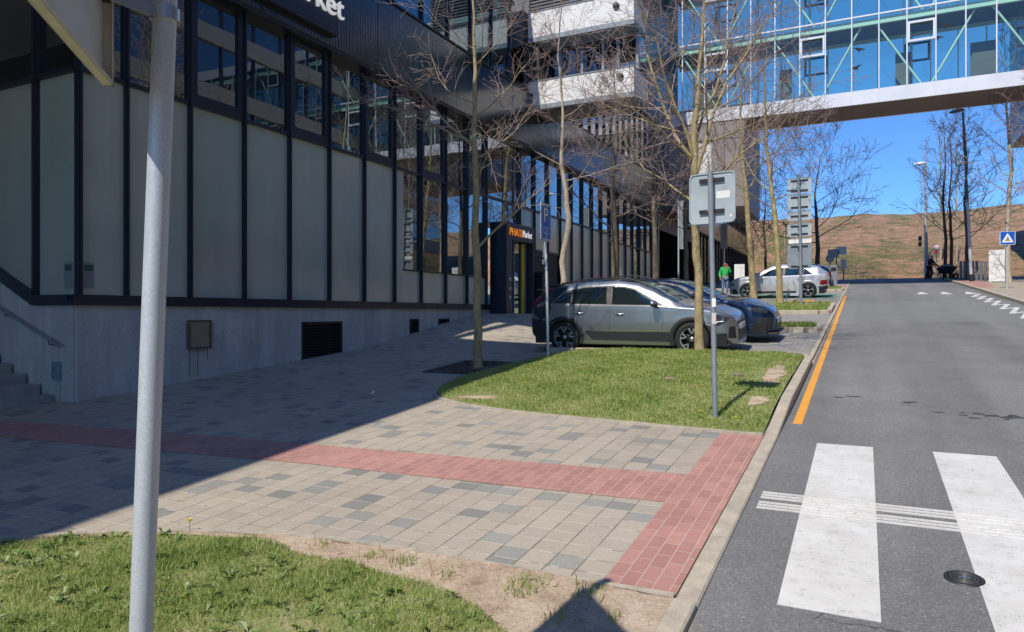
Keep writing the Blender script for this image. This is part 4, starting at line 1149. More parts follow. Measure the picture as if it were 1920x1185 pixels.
mb = MB(); mb.box(-11.0, XE, BY0 + .05, BY1 - .05, ZB + .14, ZF - .02); spart(mb, 'floor_slab', INTER)
mb = MB(); mb.box(-11.0, XE, BY0 + .3, BY1 - .3, ZM - .3, ZM - .08); spart(mb, 'floor_slab', INTER)
mb = MB(); mb.box(-11.0, XE, BY0 + .3, BY1 - .3, ZT - .3, ZT - .1); spart(mb, 'ceiling_slab', INTER)
for z in (ZM - .48, ZT - .5):
    for y in (BY0 + .12, BY1 - .3):
        mb = MB(); mb.box(-11, XE, y, y + .17, z, z + .32); spart(mb, 'edge_beam', PALEGREEN)
for fy, ry in ((BY0, 0), (BY1, 1)):
    for (z0, z1) in ((ZF, ZM - .035), (ZM + .035, ZT)):
        if ry and z0 > ZM:
            mb = MB(); mb.add([(-11, fy, z0), (XE, fy, z0), (XE, fy, z1), (-11, fy, z1)], [(0, 1, 2, 3)]); spart(mb, 'rear_upper_glass', BRGLASS); continue
        for a, b in zip([-11.0] + XM[:-1], XM):
            mb = MB(); mb.add([(a + .02, fy, z0), (b - .02, fy, z0), (b - .02, fy, z1), (a + .02, fy, z1)], [(0, 1, 2, 3)]); spart(mb, 'glass_pane', BRGLASS)
for x in XM:
    mb = MB(); mb.box(x - .03, x + .03, BY0 - .08, BY0 + .05, ZF, ZT + .05); spart(mb, 'mullion', BRIDGEWHITE)
    mb = MB(); mb.box(x - .03, x + .03, BY1 - .05, BY1 + .08, ZF, ZT + .05); spart(mb, 'mullion', BRIDGEWHITE)
for y0, y1 in ((BY0 - .075, BY0 + .05), (BY1 - .05, BY1 + .075)):
    mb = MB(); mb.box(-11, XE, y0, y1, ZM - .04, ZM + .04); spart(mb, 'transom', BRIDGEWHITE)
mb = MB(); mb.box(-11, XE, BY0 - .1, BY1 + .1, ZT + .05, ZT + .8); spart(mb, 'roof', BRIDGEWHITE)
for k in (1, 5, 9, 13, 17):
    a, b = XM[k] + .035, XM[k + 1] - .035
    for zz in (16.65, 20.95):
        for (y0, y1, m_) in ((BY0 - .16, BY0 - .082, BRIDGEWHITE), (BY1 + .082, BY1 + .16, LOUVRE)):
            mb = MB(); mb.box(a, b, y0, y1, zz, zz + .12); mb.box(a, b, y0, y1, zz + 1.0, zz + 1.12); mb.box(a, a + .1, y0, y1, zz + .12, zz + 1.0); mb.box(b - .1, b, y0, y1, zz + .12, zz + 1.0); spart(mb, 'window_frame', m_)
fy = BY0 + .4
for z0, z1 in ((ZF, ZM - .3), (ZM, ZT - .3)):
    x = -10.6
    while x < XE - 3:
        mb = MB(); mb.tube([(x + .3, fy, z1), (x + 2.6, fy, z0)], .06, 8); spart(mb, 'strut', PALEGREEN)
        mb = MB(); mb.tube([(x + 3.0, fy, z0), (x + 5.1, fy, z1)], .06, 8); spart(mb, 'strut', PALEGREEN)
        mb = MB(); mb.tube([(x + 2.2, BY1 - .5, z0), (x + 2.2, BY1 - .5, z1)], .07, 8); spart(mb, 'column', PALEGREEN); x += 5.424
rng = random.Random(4)
for x, w_ in ((-9.6, 1.6), (-4.6, .7), (1.6, .8), (5.2, 1.2)):
    mb = MB(); mb.box(x, x + w_, BY0 + 1.6, BY0 + 1.7, ZF, ZF + 2.3); spart(mb, 'inner_screen', GREYCLAD)
# bird silhouettes stuck to the panes
rng = random.Random(8)
for k, (x, z) in enumerate([(-4.2, 15.6), (-4.3, 17.3), (-.25, 16.7), (-.4, 15.7), (3.9, 17.3), (3.5, 16.7), (-2.2, 19.9), (1.4, 20.1), (-7.2, 17.6)]):
    bird = [(0, 0), (.18, .1), (.36, .08), (.2, .02), (.06, -.06), (.12, -.16), (-.04, -.09), (-.22, .0), (-.36, -.04), (-.2, .08)]
    a = rng.uniform(-.5, .5); cs, sn = math.cos(a), math.sin(a)
    mb = MB(); mb.add([(x + px * cs - pz * sn, BY0 - .012, z + px * sn + pz * cs) for px, pz in bird], [(0, 1, 9), (1, 2, 3), (0, 3, 1), (0, 4, 3), (0, 5, 4), (0, 6, 5), (0, 7, 6), (0, 9, 7), (7, 9, 8)])
    spart(mb, 'bird_decal', DARKIN)

# ------------------------------------------------------------------ bare trees
def rot_about(v, axis, a): return Matrix.Rotation(a, 3, axis) @ v
def grow(mb, rng, p, d, ln, r, lvl, maxl, dens, upb, mi, minr=0.0035):
    n = 6 if lvl < 2 else (4 if lvl < maxl else 3)
    pts = [p.copy()]; rad = [r]; dirs = []
    dd = d.normalized()
    for i in range(n):
        j = Vector((rng.gauss(0, 1), rng.gauss(0, 1), rng.gauss(0, .7))) * (0.17 if lvl < 2 else 0.24)
        dd = (dd + j + Vector((0, 0, upb * (0.6 if lvl == 1 else 0.35)))).normalized()
        p = p + dd * (ln / n); pts.append(p.copy()); dirs.append(dd.copy()); rad.append(max(minr, r * (1 - 0.75 * (i + 1) / n)))
    mb.tube(pts, rad, 6 if lvl <= 1 else (4 if lvl == 2 else 3), mi if lvl <= 1 else 1, cap=False)
    if lvl >= maxl: return
    k = max(2, int(dens[lvl] * (0.8 + .4 * rng.random())))
    for i in range(k):
        t = 0.22 + 0.76 * (i + rng.random() * .6) / k
        s = min(n - 1, int(t * n)); f = t * n - s
        q = pts[s].lerp(pts[s + 1], f); bd = dirs[s]
        ax = bd.orthogonal().normalized(); ax = rot_about(ax, bd, rng.uniform(0, 6.283))
        nd = rot_about(bd, ax, R(rng.uniform(32, 68)))
        nd = (nd + Vector((0, 0, .12))).normalized()
        grow(mb, rng, q, nd, ln * rng.uniform(.3, .52) * (1.15 - .5 * t), max(minr, rad[s] * .55), lvl + 1, maxl, dens, upb * .7, mi, minr)
    # bushy tip
    if lvl >= 1:
        for _ in range(2):
            nd = (dirs[-1] + Vector((rng.gauss(0, .5), rng.gauss(0, .5), rng.gauss(0, .4)))).normalized()
            grow(mb, rng, pts[-1], nd, ln * .28, minr * 1.2, maxl, maxl, dens, upb, mi, minr)
def tree(name, label, base, pts, rads, branches, seed, mats, dens=(0, 10, 6, 5), maxl=3, upb=.18, group='bare young plane trees along the pavement and bays', extra=(), minr=0.0035):
    rng = random.Random(seed)
    t = thing(name, label, 'tree', base, group=group)
    mb = MB()
    P_ = [Vector(p) for p in pts]
    # denser trunk with slight wobble
    tp = []; tr = []
    for i in range(len(P_) - 1):
        for k in range(4):
            f = k / 4; q = P_[i].lerp(P_[i + 1], f)
            if i + k > 0: q += Vector((rng.gauss(0, .012), rng.gauss(0, .012), 0))
            tp.append(q); tr.append((rads[i] * (1 - f) + rads[i + 1] * f) * rng.uniform(.96, 1.05))
    tp.append(P_[-1]); tr.append(rads[-1])
    tr[0] *= 1.25
    mb.tube(tp, tr, 12, 0, cap=True)
    mb.build('trunk', mats[0], t)
    mb = MB()
    H_ = P_[-1].z
    z0, n, l0, l1, el0, el1 = branches
    ga = rng.uniform(0, 6)
    for i in range(n):
        f = (i + rng.random() * .5) / n
        z = z0 + (H_ - z0) * f
        k = 0
        while k < len(tp) - 2 and tp[k + 1].z < z: k += 1
        q = tp[k].lerp(tp[k + 1], max(0, min(1, (z - tp[k].z) / max(1e-4, tp[k + 1].z - tp[k].z))))
        ga += 2.399 + rng.uniform(-.5, .5)
        el = R(el0 + (el1 - el0) * f + rng.uniform(-8, 8))
        d = Vector((math.cos(ga) * math.cos(el), math.sin(ga) * math.cos(el), math.sin(el)))
        grow(mb, rng, q, d, (l0 + (l1 - l0) * f) * rng.uniform(.8, 1.15), max(.007, tr[k] * .30), 1, maxl, dens, upb, 0, minr)
    for (z, dx, dy, dz, ln, r) in extra:
        k = 0
        while k < len(tp) - 2 and tp[k + 1].z < z: k += 1
        q = tp[k]
        grow(mb, rng, q, Vector((dx, dy, dz)), ln, r, 1, maxl, dens, upb, 0, minr)
    mb.build('crown', [mats[0], mats[1]], t)
    return t
LIGHTB = (BARK, TWIG); DARKB = (DBARK, DBARK); PALEB = (PBARK, TWIG)
tree('plane_tree', 'slender bare plane tree in a square grate on the shaded pavement, forking above the fascia', (-6.52, 11.62, .87), [(0, 0, -.1), (-.03, 0, 1.5), (-.1, .05, 3.0), (-.13, .05, 4.6), (-.12, .1, 6.0), (-.2, .1, 7.4), (-.15, .2, 9.0)], [.088, .076, .066, .052, .030, .018, .008], (3.5, 15, 2.3, 1.3, 14, 55), 21, LIGHTB, (0, 11, 7, 5), extra=[(4.5, -.75, -.15, .5, 2.3, .036), (2.5, .9, .3, .45, 2.1, .026)])
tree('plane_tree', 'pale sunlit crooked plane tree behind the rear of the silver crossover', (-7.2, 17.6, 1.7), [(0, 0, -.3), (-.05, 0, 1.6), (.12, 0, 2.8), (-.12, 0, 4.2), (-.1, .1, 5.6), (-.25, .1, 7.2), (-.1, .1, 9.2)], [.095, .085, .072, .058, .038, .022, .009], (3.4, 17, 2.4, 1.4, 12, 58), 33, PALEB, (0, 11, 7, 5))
tree('plane_tree', 'large yellow barked plane tree standing in the lawn in front of the silver crossover wheel', (-2.88, 14.0, 1.1), [(0, 0, -.1), (-.02, 0, 1.6), (-.12, 0, 3.0), (-.1, 0, 4.5), (.02, .05, 6.0), (.1, .1, 7.6), (.05, .1, 9.6)], [.092, .078, .072, .058, .034, .02, .009], (3.4, 22, 2.9, 1.6, 14, 66), 47, LIGHTB, (0, 12, 8, 5), extra=[(3.6, .62, .1, .75, 4.2, .045), (3.9, -.7, .1, .75, 4.0, .045), (4.2, .3, .55, .85, 3.6, .036), (4.0, -.35, -.5, .85, 3.6, .036), (3.3, .85, -.3, .45, 2.6, .03), (3.2, -.9, .1, .4, 2.6, .028)])
tree('plane_tree', 'plane tree in front of the bonnet of the silver SUV, left of two', (-4.5, 33.6, 2.6), [(0, 0, -.1), (-.15, 0, 2.0), (-.3, 0, 4.4), (-.5, 0, 6.6), (-.6, .1, 8.6), (-.5, .1, 11)], [.15, .13, .11, .085, .045, .012], (4.8, 18, 3.6, 2.0, 18, 62), 52, LIGHTB, (0, 9, 6, 4), minr=.006)
tree('plane_tree', 'plane tree on the parking island in front of the doors of the silver SUV', (-2.85, 28.6, 2.25), [(0, 0, -.1), (-.1, 0, 2.0), (-.25, 0, 3.8), (-.5, 0, 6.2), (-.6, .1, 8.0), (-.5, .1, 10)], [.12, .105, .09, .065, .038, .012], (3.6, 19, 3.2, 1.8, 16, 62), 63, LIGHTB, (0, 9, 6, 4), minr=.005)
tree('dark_tree', 'dark leaning bare tree against the hill, right of the stacked signs', (-3.2, 57.5, 4.3), [(0, 0, -.1), (.1, 0, 2.4), (.0, 0, 4.6), (-.1, 0, 6.6), (.3, 0, 9.5)], [.2, .16, .12, .07, .02], (2.8, 18, 6.4, 3.4, 8, 50), 71, DARKB, (0, 9, 6, 4), minr=.012, group='dark bare trees in the distance')
for i, (x, y, h, sd, lb) in enumerate([(-6.9, 20.9, 7.5, 81, 'bare tree, bark coloured as in shade, behind the roof of the silver crossover'), (-6.9, 25.6, 8.0, 82, 'bare tree, bark coloured as in shade, behind the front of the blue car'), (-6.9, 30.6, 8.0, 83, 'bare tree, bark coloured as in shade, left of the back of the square sign')]):
    tree('plane_tree', lb, (x, y, gz(x, y)), [(0, 0, -.1), (0.02, 0, 2.2), (-.05, 0, 4.0), (.05, 0, h * .75), (0, 0, h)], [.11, .095, .075, .04, .01], (2.9, 16, 2.7, 1.5, 12, 58), sd, (bark_material('shade_bark%d' % i, (.10, .08, .05), (.17, .135, .09), (.24, .19, .13)), TWIG), (0, 9, 6, 4), minr=.005)  # plane bark in darker tones, shade on these trunks put into the colour
for i, (x, y, h, lb) in enumerate([(-8.4, 60, 8.5, 'dark thin tree just right of the building end, left one of two'), (-7.2, 60.5, 8.8, 'dark thin tree just right of the building end, right one of two'), (5.0, 57.0, 11.2, 'dark tree directly right of the person with the wheelbarrow'), (5.45, 58.0, 10.6, 'middle dark tree of the three beside the wheelbarrow'), (6.1, 55.5, 10.2, 'dark tree just left of the tall lamp post')]):
    tree('dark_tree', lb, (x, y, plane(x, y)), [(0, 0, -.1), (.05, 0, h * .25), (-.1, 0, h * .5), (.05, 0, h * .75), (-.1, 0, h)], [.12, .10, .07, .04, .01], (h * .24, 15, 3.6, 1.6, 24, 68), 90 + i, DARKB, (0, 6, 4, 3), minr=.011, group='dark bare trees in the distance')
for i, (x, y, h, lb) in enumerate([(7.0, 46.0, 13.5, 'tall sunlit bare tree behind the white panel on the right'), (8.6, 44.0, 12.5, 'tall sunlit bare tree at the right edge past the blue sign')]):
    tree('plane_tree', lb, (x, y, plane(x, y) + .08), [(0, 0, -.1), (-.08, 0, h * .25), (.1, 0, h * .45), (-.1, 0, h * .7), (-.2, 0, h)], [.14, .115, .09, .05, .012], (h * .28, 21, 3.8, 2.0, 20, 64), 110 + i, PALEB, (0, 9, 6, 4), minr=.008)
for i, (x, y, h, lb) in enumerate([(-6.2, 66, 7, 'thin pale sapling on the hillside behind the silver SUV, left of two'), (-5.3, 67, 7, 'thin pale sapling on the hillside behind the silver SUV, right of two'), (4.5, 66, 10, 'pale thin birch behind the person with the wheelbarrow'), (5.6, 67, 10.5, 'pale thin birch behind the three dark trees, left of two'), (6.6, 66, 10, 'pale thin birch behind the three dark trees, right of two')]):
    tree('young_tree', lb, (x, y, hz(x, y)), [(0, 0, -.2), (.05, 0, h * .3), (-.05, 0, h * .6), (0, 0, h)], [.07, .06, .045, .012], (h * .3, 12, 2.0, 1.0, 35, 68), 130 + i, PALEB, (0, 5, 3, 2), maxl=3, minr=.008, group='pale young trees on the hillside')
# tree grate
t = thing('tree_grate', 'dark square iron grate around the tree foot on the shaded pavement', 'tree grate', (-6.5, 11.65, gz(-6.5, 11.65)))
t.rotation_euler = (math.atan(SL), 0, 0)
mb = MB()
for k in range(14):
    a = -.72 + k * .11
    if abs(a) < .2: mb.box(a - .02, a + .02, -.72, -.22, .0, .018); mb.box(a - .02, a + .02, .22, .72, .0, .018)
    else: mb.box(a - .02, a + .02, -.72, .72, 0, .018)
mb.build('grate_bars', MATS['iron'], t)
mb = MB()
for q in ((-.78, .78, -.78, -.74), (-.78, .78, .74, .78), (-.78, -.74, -.74, .74), (.74, .78, -.74, .74)): mb.box(q[0], q[1], q[2], q[3], 0, .02)
mb.build('grate_frame', MATS['iron'], t)
mb = MB(); mb.box(-.74, .74, -.74, .74, -.02, -.0); rng = random.Random(3)
for _ in range(500):
    x, y = rng.uniform(-.72, .72), rng.uniform(-.72, .72); s = rng.uniform(.008, .02); mb.obox((x, y, -.0), (s, s * .4, 0), (-s * .4, s, 0), (0, 0, s * 1.4))
mb.build('gravel_bed', simple('gravel', (.17, .155, .14), .9, var=.4, vscale=50), t)

# ------------------------------------------------------------------ cars
def interp(tab, x):
    if x <= tab[0][0]: return tab[0][1]
    for (a, b), (c, d) in zip(tab[:-1], tab[1:]):
        if x <= c:
            t = (x - a) / (c - a); return b + (d - b) * (t * t * (3 - 2 * t) * .35 + t * .65)
    return tab[-1][1]
def car(name, label, paint, P, loc, heading, tilt):
    t = thing(name, label, 'car', loc, group=None)
    t.rotation_euler = (Matrix.Rotation(tilt[0], 3, 'X') @ Matrix.Rotation(tilt[1], 3, 'Y') @ Matrix.Rotation(heading, 3, 'Z')).to_euler()
    Ln, HW = P['L'], P['W'] / 2
    x0 = -Ln / 2
    top, belt, wid, rfw = P['top'], P['belt'], P['wid'], P['rfw']
    wr, wf = P['wr'] + x0, P['wf'] + x0; Ra = P['Ra']; RZ = P.get('rocker', .2)
    T = lambda x: interp(top, x - x0); Bz = lambda x: min(interp(belt, x - x0), T(x) - .045)
    Wd = lambda x: interp(wid, x - x0) * HW; RW = lambda x: interp(rfw, x - x0) * Wd(x)
    def zb(x):
        z = interp(P['bot'], x - x0)
        for c in (wr, wf):
            if abs(x - c) < Ra: z = max(z, P['wrad'] + math.sqrt(Ra * Ra - (x - c) ** 2) - .01)
        return z
    def Y(x, z):
        w = Wd(x); b = Bz(x); tp = T(x); e = tp - .035
        if z <= b:
            u = max(0, (z - .2) / max(.05, b - .2)); return w * (.955 + .055 * math.sin(min(1, u * 1.25) * math.pi * .62) - .035 * u)
        f = (z - b) / max(.02, e - b); f = max(0, min(1, f))
        yb = w * (.955 + .055 * math.sin(math.pi * .62) - .035)
        return yb + (RW(x) - yb) * (f ** 1.15)
    xs = set(np.linspace(x0, x0 + Ln, 90)) | set(x0 + Ln * (1 - np.array([.002, .006, .012])))
    for c in (wr, wf): xs |= {c - Ra, c + Ra, c - Ra + .01, c + Ra - .01}
    xs = sorted(xs)
    tl = [0, .1, .22, .36, .5, .64, .78, .9, 1]; tg = [.08, .3, .55, .8, 1]; tr_ = [.92, .75, .5, .25, 0]
    rows = []
    for x in xs:
        z0_, b, tp = zb(x), Bz(x), T(x)
        sec = []
        for u in tl: z = z0_ + (b - z0_) * u; sec.append((Y(x, z), z))
        e = tp - .035
        for u in tg: z = b + (e - b) * u; sec.append((Y(x, z), z))
        for u in tr_: sec.append((RW(x) * u, tp - .035 * u ** 3))
        rows.append([(x, y, z) for y, z in sec] + [(x, -y, z) for y, z in reversed(sec[:-1])])
    mb = MB(); nR = len(rows[0]); vs = [q for r in rows for q in r]
    fs = [(i * nR + j, i * nR + j + 1, (i + 1) * nR + j + 1, (i + 1) * nR + j) for i in range(len(rows) - 1) for j in range(nR - 1)]
    mb.add(vs, fs, 0, True); mb.add(rows[0], [tuple(range(nR))], 0); mb.add(rows[-1], [tuple(reversed(range(nR)))], 0)
    body = mb.build('body', paint, t)
    # lower pan
    mb = MB(); mb.box(x0 + .25, x0 + Ln - .25, -HW * .72, HW * .72, .19, .62); mb.box(x0 + .12, x0 + Ln - .12, -HW * .6, HW * .6, .22, .55)
    for c0, c1 in ((x0 + .15, wr - Ra), (wr + Ra, wf - Ra), (wf + Ra, x0 + Ln - .15)):
        if c1 - c0 > .1: mb.box(c0 + .02, c1 - .02, -HW * .93, HW * .93, .20, .45)
    mb.build('underbody', BLACK, t)
    def patch(poly, off, m, nm, par=None, both=True, nx=14, nz=4, label=None):
        mb = MB(); xs_ = [p[0] for p in poly]; a, b = min(xs_), max(xs_)
        cols = sorted(set(list(np.linspace(a, b, nx)) + [min(b, max(a, p[0])) for p in poly]))
        sec = []
        for x in cols:
            zs = []
            for (p, q) in zip(poly, poly[1:] + poly[:1]):
                if p[0] == q[0]:
                    if abs(p[0] - x) < 1e-6: zs += [p[1], q[1]]
                elif min(p[0], q[0]) - 1e-9 <= x <= max(p[0], q[0]) + 1e-9: zs.append(p[1] + (q[1] - p[1]) * (x - p[0]) / (q[0] - p[0]))
            sec.append((x, min(zs), max(zs)))
        for sg in ((1, -1) if both else (1,)):
            mb = MB(); vs = []
            for x, l, h in sec:
                for k in range(nz + 1):
                    z = l + (h - l) * k / nz; xx = x + x0
                    vs.append((xx, sg * (Y(xx, z) + off), z))
            n = nz + 1
            mb.add(vs, [(i * n + k, i * n + k + 1, (i + 1) * n + k + 1, (i + 1) * n + k) for i in range(len(sec) - 1) for k in range(nz)], 0, True)
            mb.build(nm, m, par or t)
    def tpatch(xa, xb, fy, off, m, nm, taper=(1, 1)):
        mb = MB(); n = 12; vs = []
        for i in range(n + 1):
            x = x0 + xa + (xb - xa) * i / n; w = RW(x) * fy * (taper[0] + (taper[1] - taper[0]) * i / n)
            for k in range(-6, 7):
                y = w * k / 6; vs.append((x, y, T(x) - .035 * abs(y / RW(x)) ** 3 + off))
        mb.add(vs, [(i * 13 + k, i * 13 + k + 1, (i + 1) * 13 + k + 1, (i + 1) * 13 + k) for i in range(n) for k in range(12)], 0, True)
        return mb.build(nm, m, t)
    def line(pts, w, off, m, nm, par):
        for sg in (1, -1):
            mb = MB(); q = []
            for a, b in zip(pts[:-1], pts[1:]):
                n = max(2, int(math.dist(a, b) / .08))
                q += [(a[0] + (b[0] - a[0]) * i / n, a[1] + (b[1] - a[1]) * i / n) for i in range(n)]
            q.append(pts[-1])
            mb.tube([(x + x0, sg * (Y(x + x0, z) + off), z) for x, z in q], w, 4, cap=False)
            mb.build(nm, m, par)
    for g in P['glass']: patch(g, .004, CARGLASS, 'side_window')
    for g in P.get('glassframe', []): patch(g, .002, BLACK, 'window_surround')
    tpatch(P['ws'][0], P['ws'][1], .93, .004, CARGLASS, 'windscreen', (.97, 1.02))
    tpatch(P['rw'][0], P['rw'][1], .85, .004, CARGLASS, 'rear_window')
    if P.get('blackroof'): tpatch(P['blackroof'][0], P['blackroof'][1], .99, .003, P['roofmat'], 'roof_panel')
    for l in P['seams']: line(l, .0035, -.001, BLACK, 'door_seam', body)
    for x, z in P['handles']:
        for sg in (1, -1):
            mb = MB(); xx = x + x0; yy_ = sg * (Y(xx, z) + .025); mb.tube([(xx - .1, yy_ - sg * .02, z), (xx - .075, yy_, z), (xx + .075, yy_, z), (xx + .1, yy_ - sg * .02, z)], [.009, .013, .013, .009], 8); mb.build('door_handle', CHROME if P.get('chrome') else paint, t)
            mb = MB(); mb.lathe([(0, .001), (.075, .001), (.08, -.004)], (xx, sg * (Y(xx, z)), z), 'y', 16); 
            mb.v = [(a, b, z + (c - z) * .38) for a, b, c in mb.v]; mb.build('handle_recess', BLACK, t)
    for nm, poly, m in P['patches']: patch(poly, .009, m, nm, label=None)
    # arches
    if P.get('cladding'):
        for c in (wr, wf):
            for sg in (1, -1):
                mb = MB(); vs = []; n = 28; prof = [(Ra - .03, -.05), (Ra - .012, .012), (Ra + .05, .018), (Ra + .082, .004)]
                for i in range(n + 1):
                    a = R(-18) + (math.pi + R(36)) * i / n
                    for r_, of in prof:
                        x = c + r_ * math.cos(a); z = P['wrad'] + r_ * math.sin(a)
                        x = min(max(x, x0 + .02), x0 + Ln - .02)
                        vs.append((x, sg * (Y(x, max(z, .2)) + of), max(z, RZ - .02)))
                k = len(prof); mb.add(vs, [(i * k + j, i * k + j + 1, (i + 1) * k + j + 1, (i + 1) * k + j) for i in range(n) for j in range(k - 1)], 0, True)
                mb.build('arch_cladding', P['cladmat'], t)
    # wheels
    wr_ = P['wrad']
    for cx in (wr, wf):
        for sg in (1, -1):
            yc = sg * (HW - .105)
            tw_ = wr_
            mb = MB(); mb.lathe([(wr_ * .70, -.1), (wr_ * .74, -.112), (wr_ * .93, -.108), (wr_, -.085), (wr_, .085), (wr_ * .93, .108), (wr_ * .74, .112), (wr_ * .70, .1), (wr_ * .70, -.1)], (cx, yc, wr_), 'y', 40)
            w_ = MB(); w_.add([], [])
            wo_ = mb.build('wheel', RUBBER, t)
            mb = MB(); mb.lathe([(0, .03), (wr_ * .66, .03), (wr_ * .66, -.09), (0, -.09)] if sg > 0 else [(0, -.03), (wr_ * .66, -.03), (wr_ * .66, .09), (0, .09)], (cx, yc, wr_), 'y', 32); mb.build('brake_disc', BLACK, wo_)
            mb = MB(); yo = yc + sg * .09; rm = MB()
            rm.lathe([(wr_ * .71, -sg * .03), (wr_ * .71, sg * .005), (wr_ * .655, sg * .008), (wr_ * .64, -sg * .03)], (cx, yo, wr_), 'y', 36)
            rm.build('rim_lip', GREYP, wo_)
            mb.lathe([(0, sg * .0), (.035, sg * .0), (.05, -sg * .02)], (cx, yo, wr_), 'y', 20)
            ns = 5
            for k in range(ns):
                a = 6.2832 * k / ns + P.get('spin', .4)
                for s2 in (-1, 1):
                    a2 = a + s2 * .34 * P.get('vsp', 1)
                    p0 = Vector((cx + math.cos(a) * P.get('sp0', .045), yo, wr_ + math.sin(a) * P.get('sp0', .045))); p1 = Vector((cx + math.cos(a2) * wr_ * .67, yo, wr_ + math.sin(a2) * wr_ * .67))
                    d = (p1 - p0); nrm = Vector((-d.z, 0, d.x)).normalized()
                    w0, w1 = .010, .020
                    vs = [p0 - nrm * w0, p0 + nrm * w0, p1 + nrm * w1, p1 - nrm * w1]
                    mb.add([v + Vector((0, sg * .008, 0)) for v in vs] + [v - Vector((0, sg * .025, 0)) for v in vs], [(0, 1, 2, 3), (4, 5, 6, 7), (0, 1, 5, 4), (1, 2, 6, 5), (2, 3, 7, 6), (3, 0, 4, 7)])
            mb.build('rim', P['rimmat'], wo_)
    # mirrors
    for sg in (1, -1):
        mx, mz = P['mirror']; X = mx + x0; yb = Y(X, mz)
        mb = MB(); bm = bmesh.new(); bmesh.ops.create_icosphere(bm, subdivisions=3, radius=1)
        for v in bm.verts:
            k = v.co
            v.co = Vector((k.x * (.10 if k.x > 0 else .06), k.y * .125, k.z * .075 * (1 if k.z > 0 else .9)))
        bm.verts.index_update(); vv = [(v.co.x + X, v.co.y + sg * (yb + .17), v.co.z + mz + .04) for v in bm.verts]; up_ = [tuple(q.index for q in f.verts) for f in bm.faces if f.calc_center_median().z > -.01]; lo_ = [tuple(q.index for q in f.verts) for f in bm.faces if f.calc_center_median().z <= -.01]
        bm.free(); mb.add(vv, up_, 0, True); mb.add(vv, lo_, 1, True)
        mb.bar((X + .01, sg * (yb - .02), mz - .01), (X, sg * (yb + .12), mz + .02), .07, .03, 1)
        mb.build('wing_mirror', [P.get('mirrormat', paint), BLACK], t)
    for b in P['boxes']:
        nm, m, q = b; mb = MB(); mb.box(q[0] + x0, q[1] + x0, q[2], q[3], q[4], q[5]); mb.build(nm, m, t, .012)
    for fn in P.get('extra', []): fn(t, x0, HW, Y, T, RW)
    return t
def paintm(name, c, metal=.55, rough=.32):
    return simple(name, c, rough, metal, .5, coat=1.0)
SILVER = paintm('silver_paint', (.36, .375, .39), .8, .3); SILVER2 = paintm('white_silver_paint', (.66, .67, .68), .4)
BLUE = paintm('deep_blue_paint', (.006, .026, .085), .5); BLACKP = paintm('black_paint', (.01, .012, .02), .3); REDP = paintm('red_paint', (.5, .015, .03), .1); TEAL = paintm('dark_teal_paint', (.02, .045, .055), .4)
GREYCL = simple('dark_plastic_cladding', (.028, .029, .032), .55, var=.1, vscale=15)
HEADL = mirror_glass('headlight_glass', (.05, .055, .06), .25)
TAILR = simple('tail_light_red', (.25, .008, .015), .2)
DRL = simple('lamp_silver', (.7, .72, .74), .25, .3)
RIMD = simple('machined_rim', (.50, .50, .51), .3, .8)
PLATE = simple('licence_plate', (.62, .62, .60), .5, var=.05, vscale=30)
def roof_rail(t, x0, HW, Y, T, RW):
    for sg in (1, -1):
        mb = MB(); pts = []
        for x in np.linspace(.75, 2.6, 14): X = x + x0; pts.append((X, sg * (RW(X) - .03), T(X) + .012 + .028 * math.sin(math.pi * (x - .75) / 1.85)))
        mb.tube(pts, .014, 6); mb.build('roof_rail', BLACK, t)
    mb = MB(); X = .55 + x0; mb.add([(X - .07, 0, T(X)), (X + .1, .02, T(X)), (X + .1, -.02, T(X)), (X - .06, 0, T(X) + .07)], [(0, 1, 3), (0, 3, 2), (1, 2, 3)]); mb.build('antenna', BLACK, t)
def plates(zf, zr, nm=None):
    def f(t, x0, HW, Y, T, RW):
        mb = MB(); mb.box(-x0 - .0, -x0 + .022, -.26, .26, zf, zf + .11); mb.build('licence_plate', PLATE, t)
        mb = MB(); mb.box(x0 - .022, x0, -.26, .26, zr, zr + .11); mb.build('licence_plate', PLATE, t)
        for s, m in ((1, 1), (-1, 1)):
            pass
    return f
def spoiler(t, x0, HW, Y, T, RW):
    mb = MB(); X = x0
    mb.add([(X + .08, -.58, 1.34), (X + .08, .58, 1.34), (X + .55, .62, 1.43), (X + .55, -.62, 1.43), (X + .08, -.58, 1.365), (X + .08, .58, 1.365), (X + .55, .62, 1.46), (X + .55, -.62, 1.46)], [(0, 1, 2, 3), (7, 6, 5, 4), (0, 1, 5, 4), (1, 2, 6, 5), (2, 3, 7, 6), (3, 0, 4, 7)]); mb.build('spoiler', BLACK, t, .01)
def drl(t, x0, HW, Y, T, RW):
    for sg in (1, -1):
        mb = MB(); pts = [(3.86, .76), (3.88, .63), (4.02, .60), (4.08, .68), (4.20, .69)]
        mb.tube([(x + x0, sg * (Y(x + x0, z) + .016), z) for x, z in pts], .009, 5); mb.build('running_light', DRL, t)
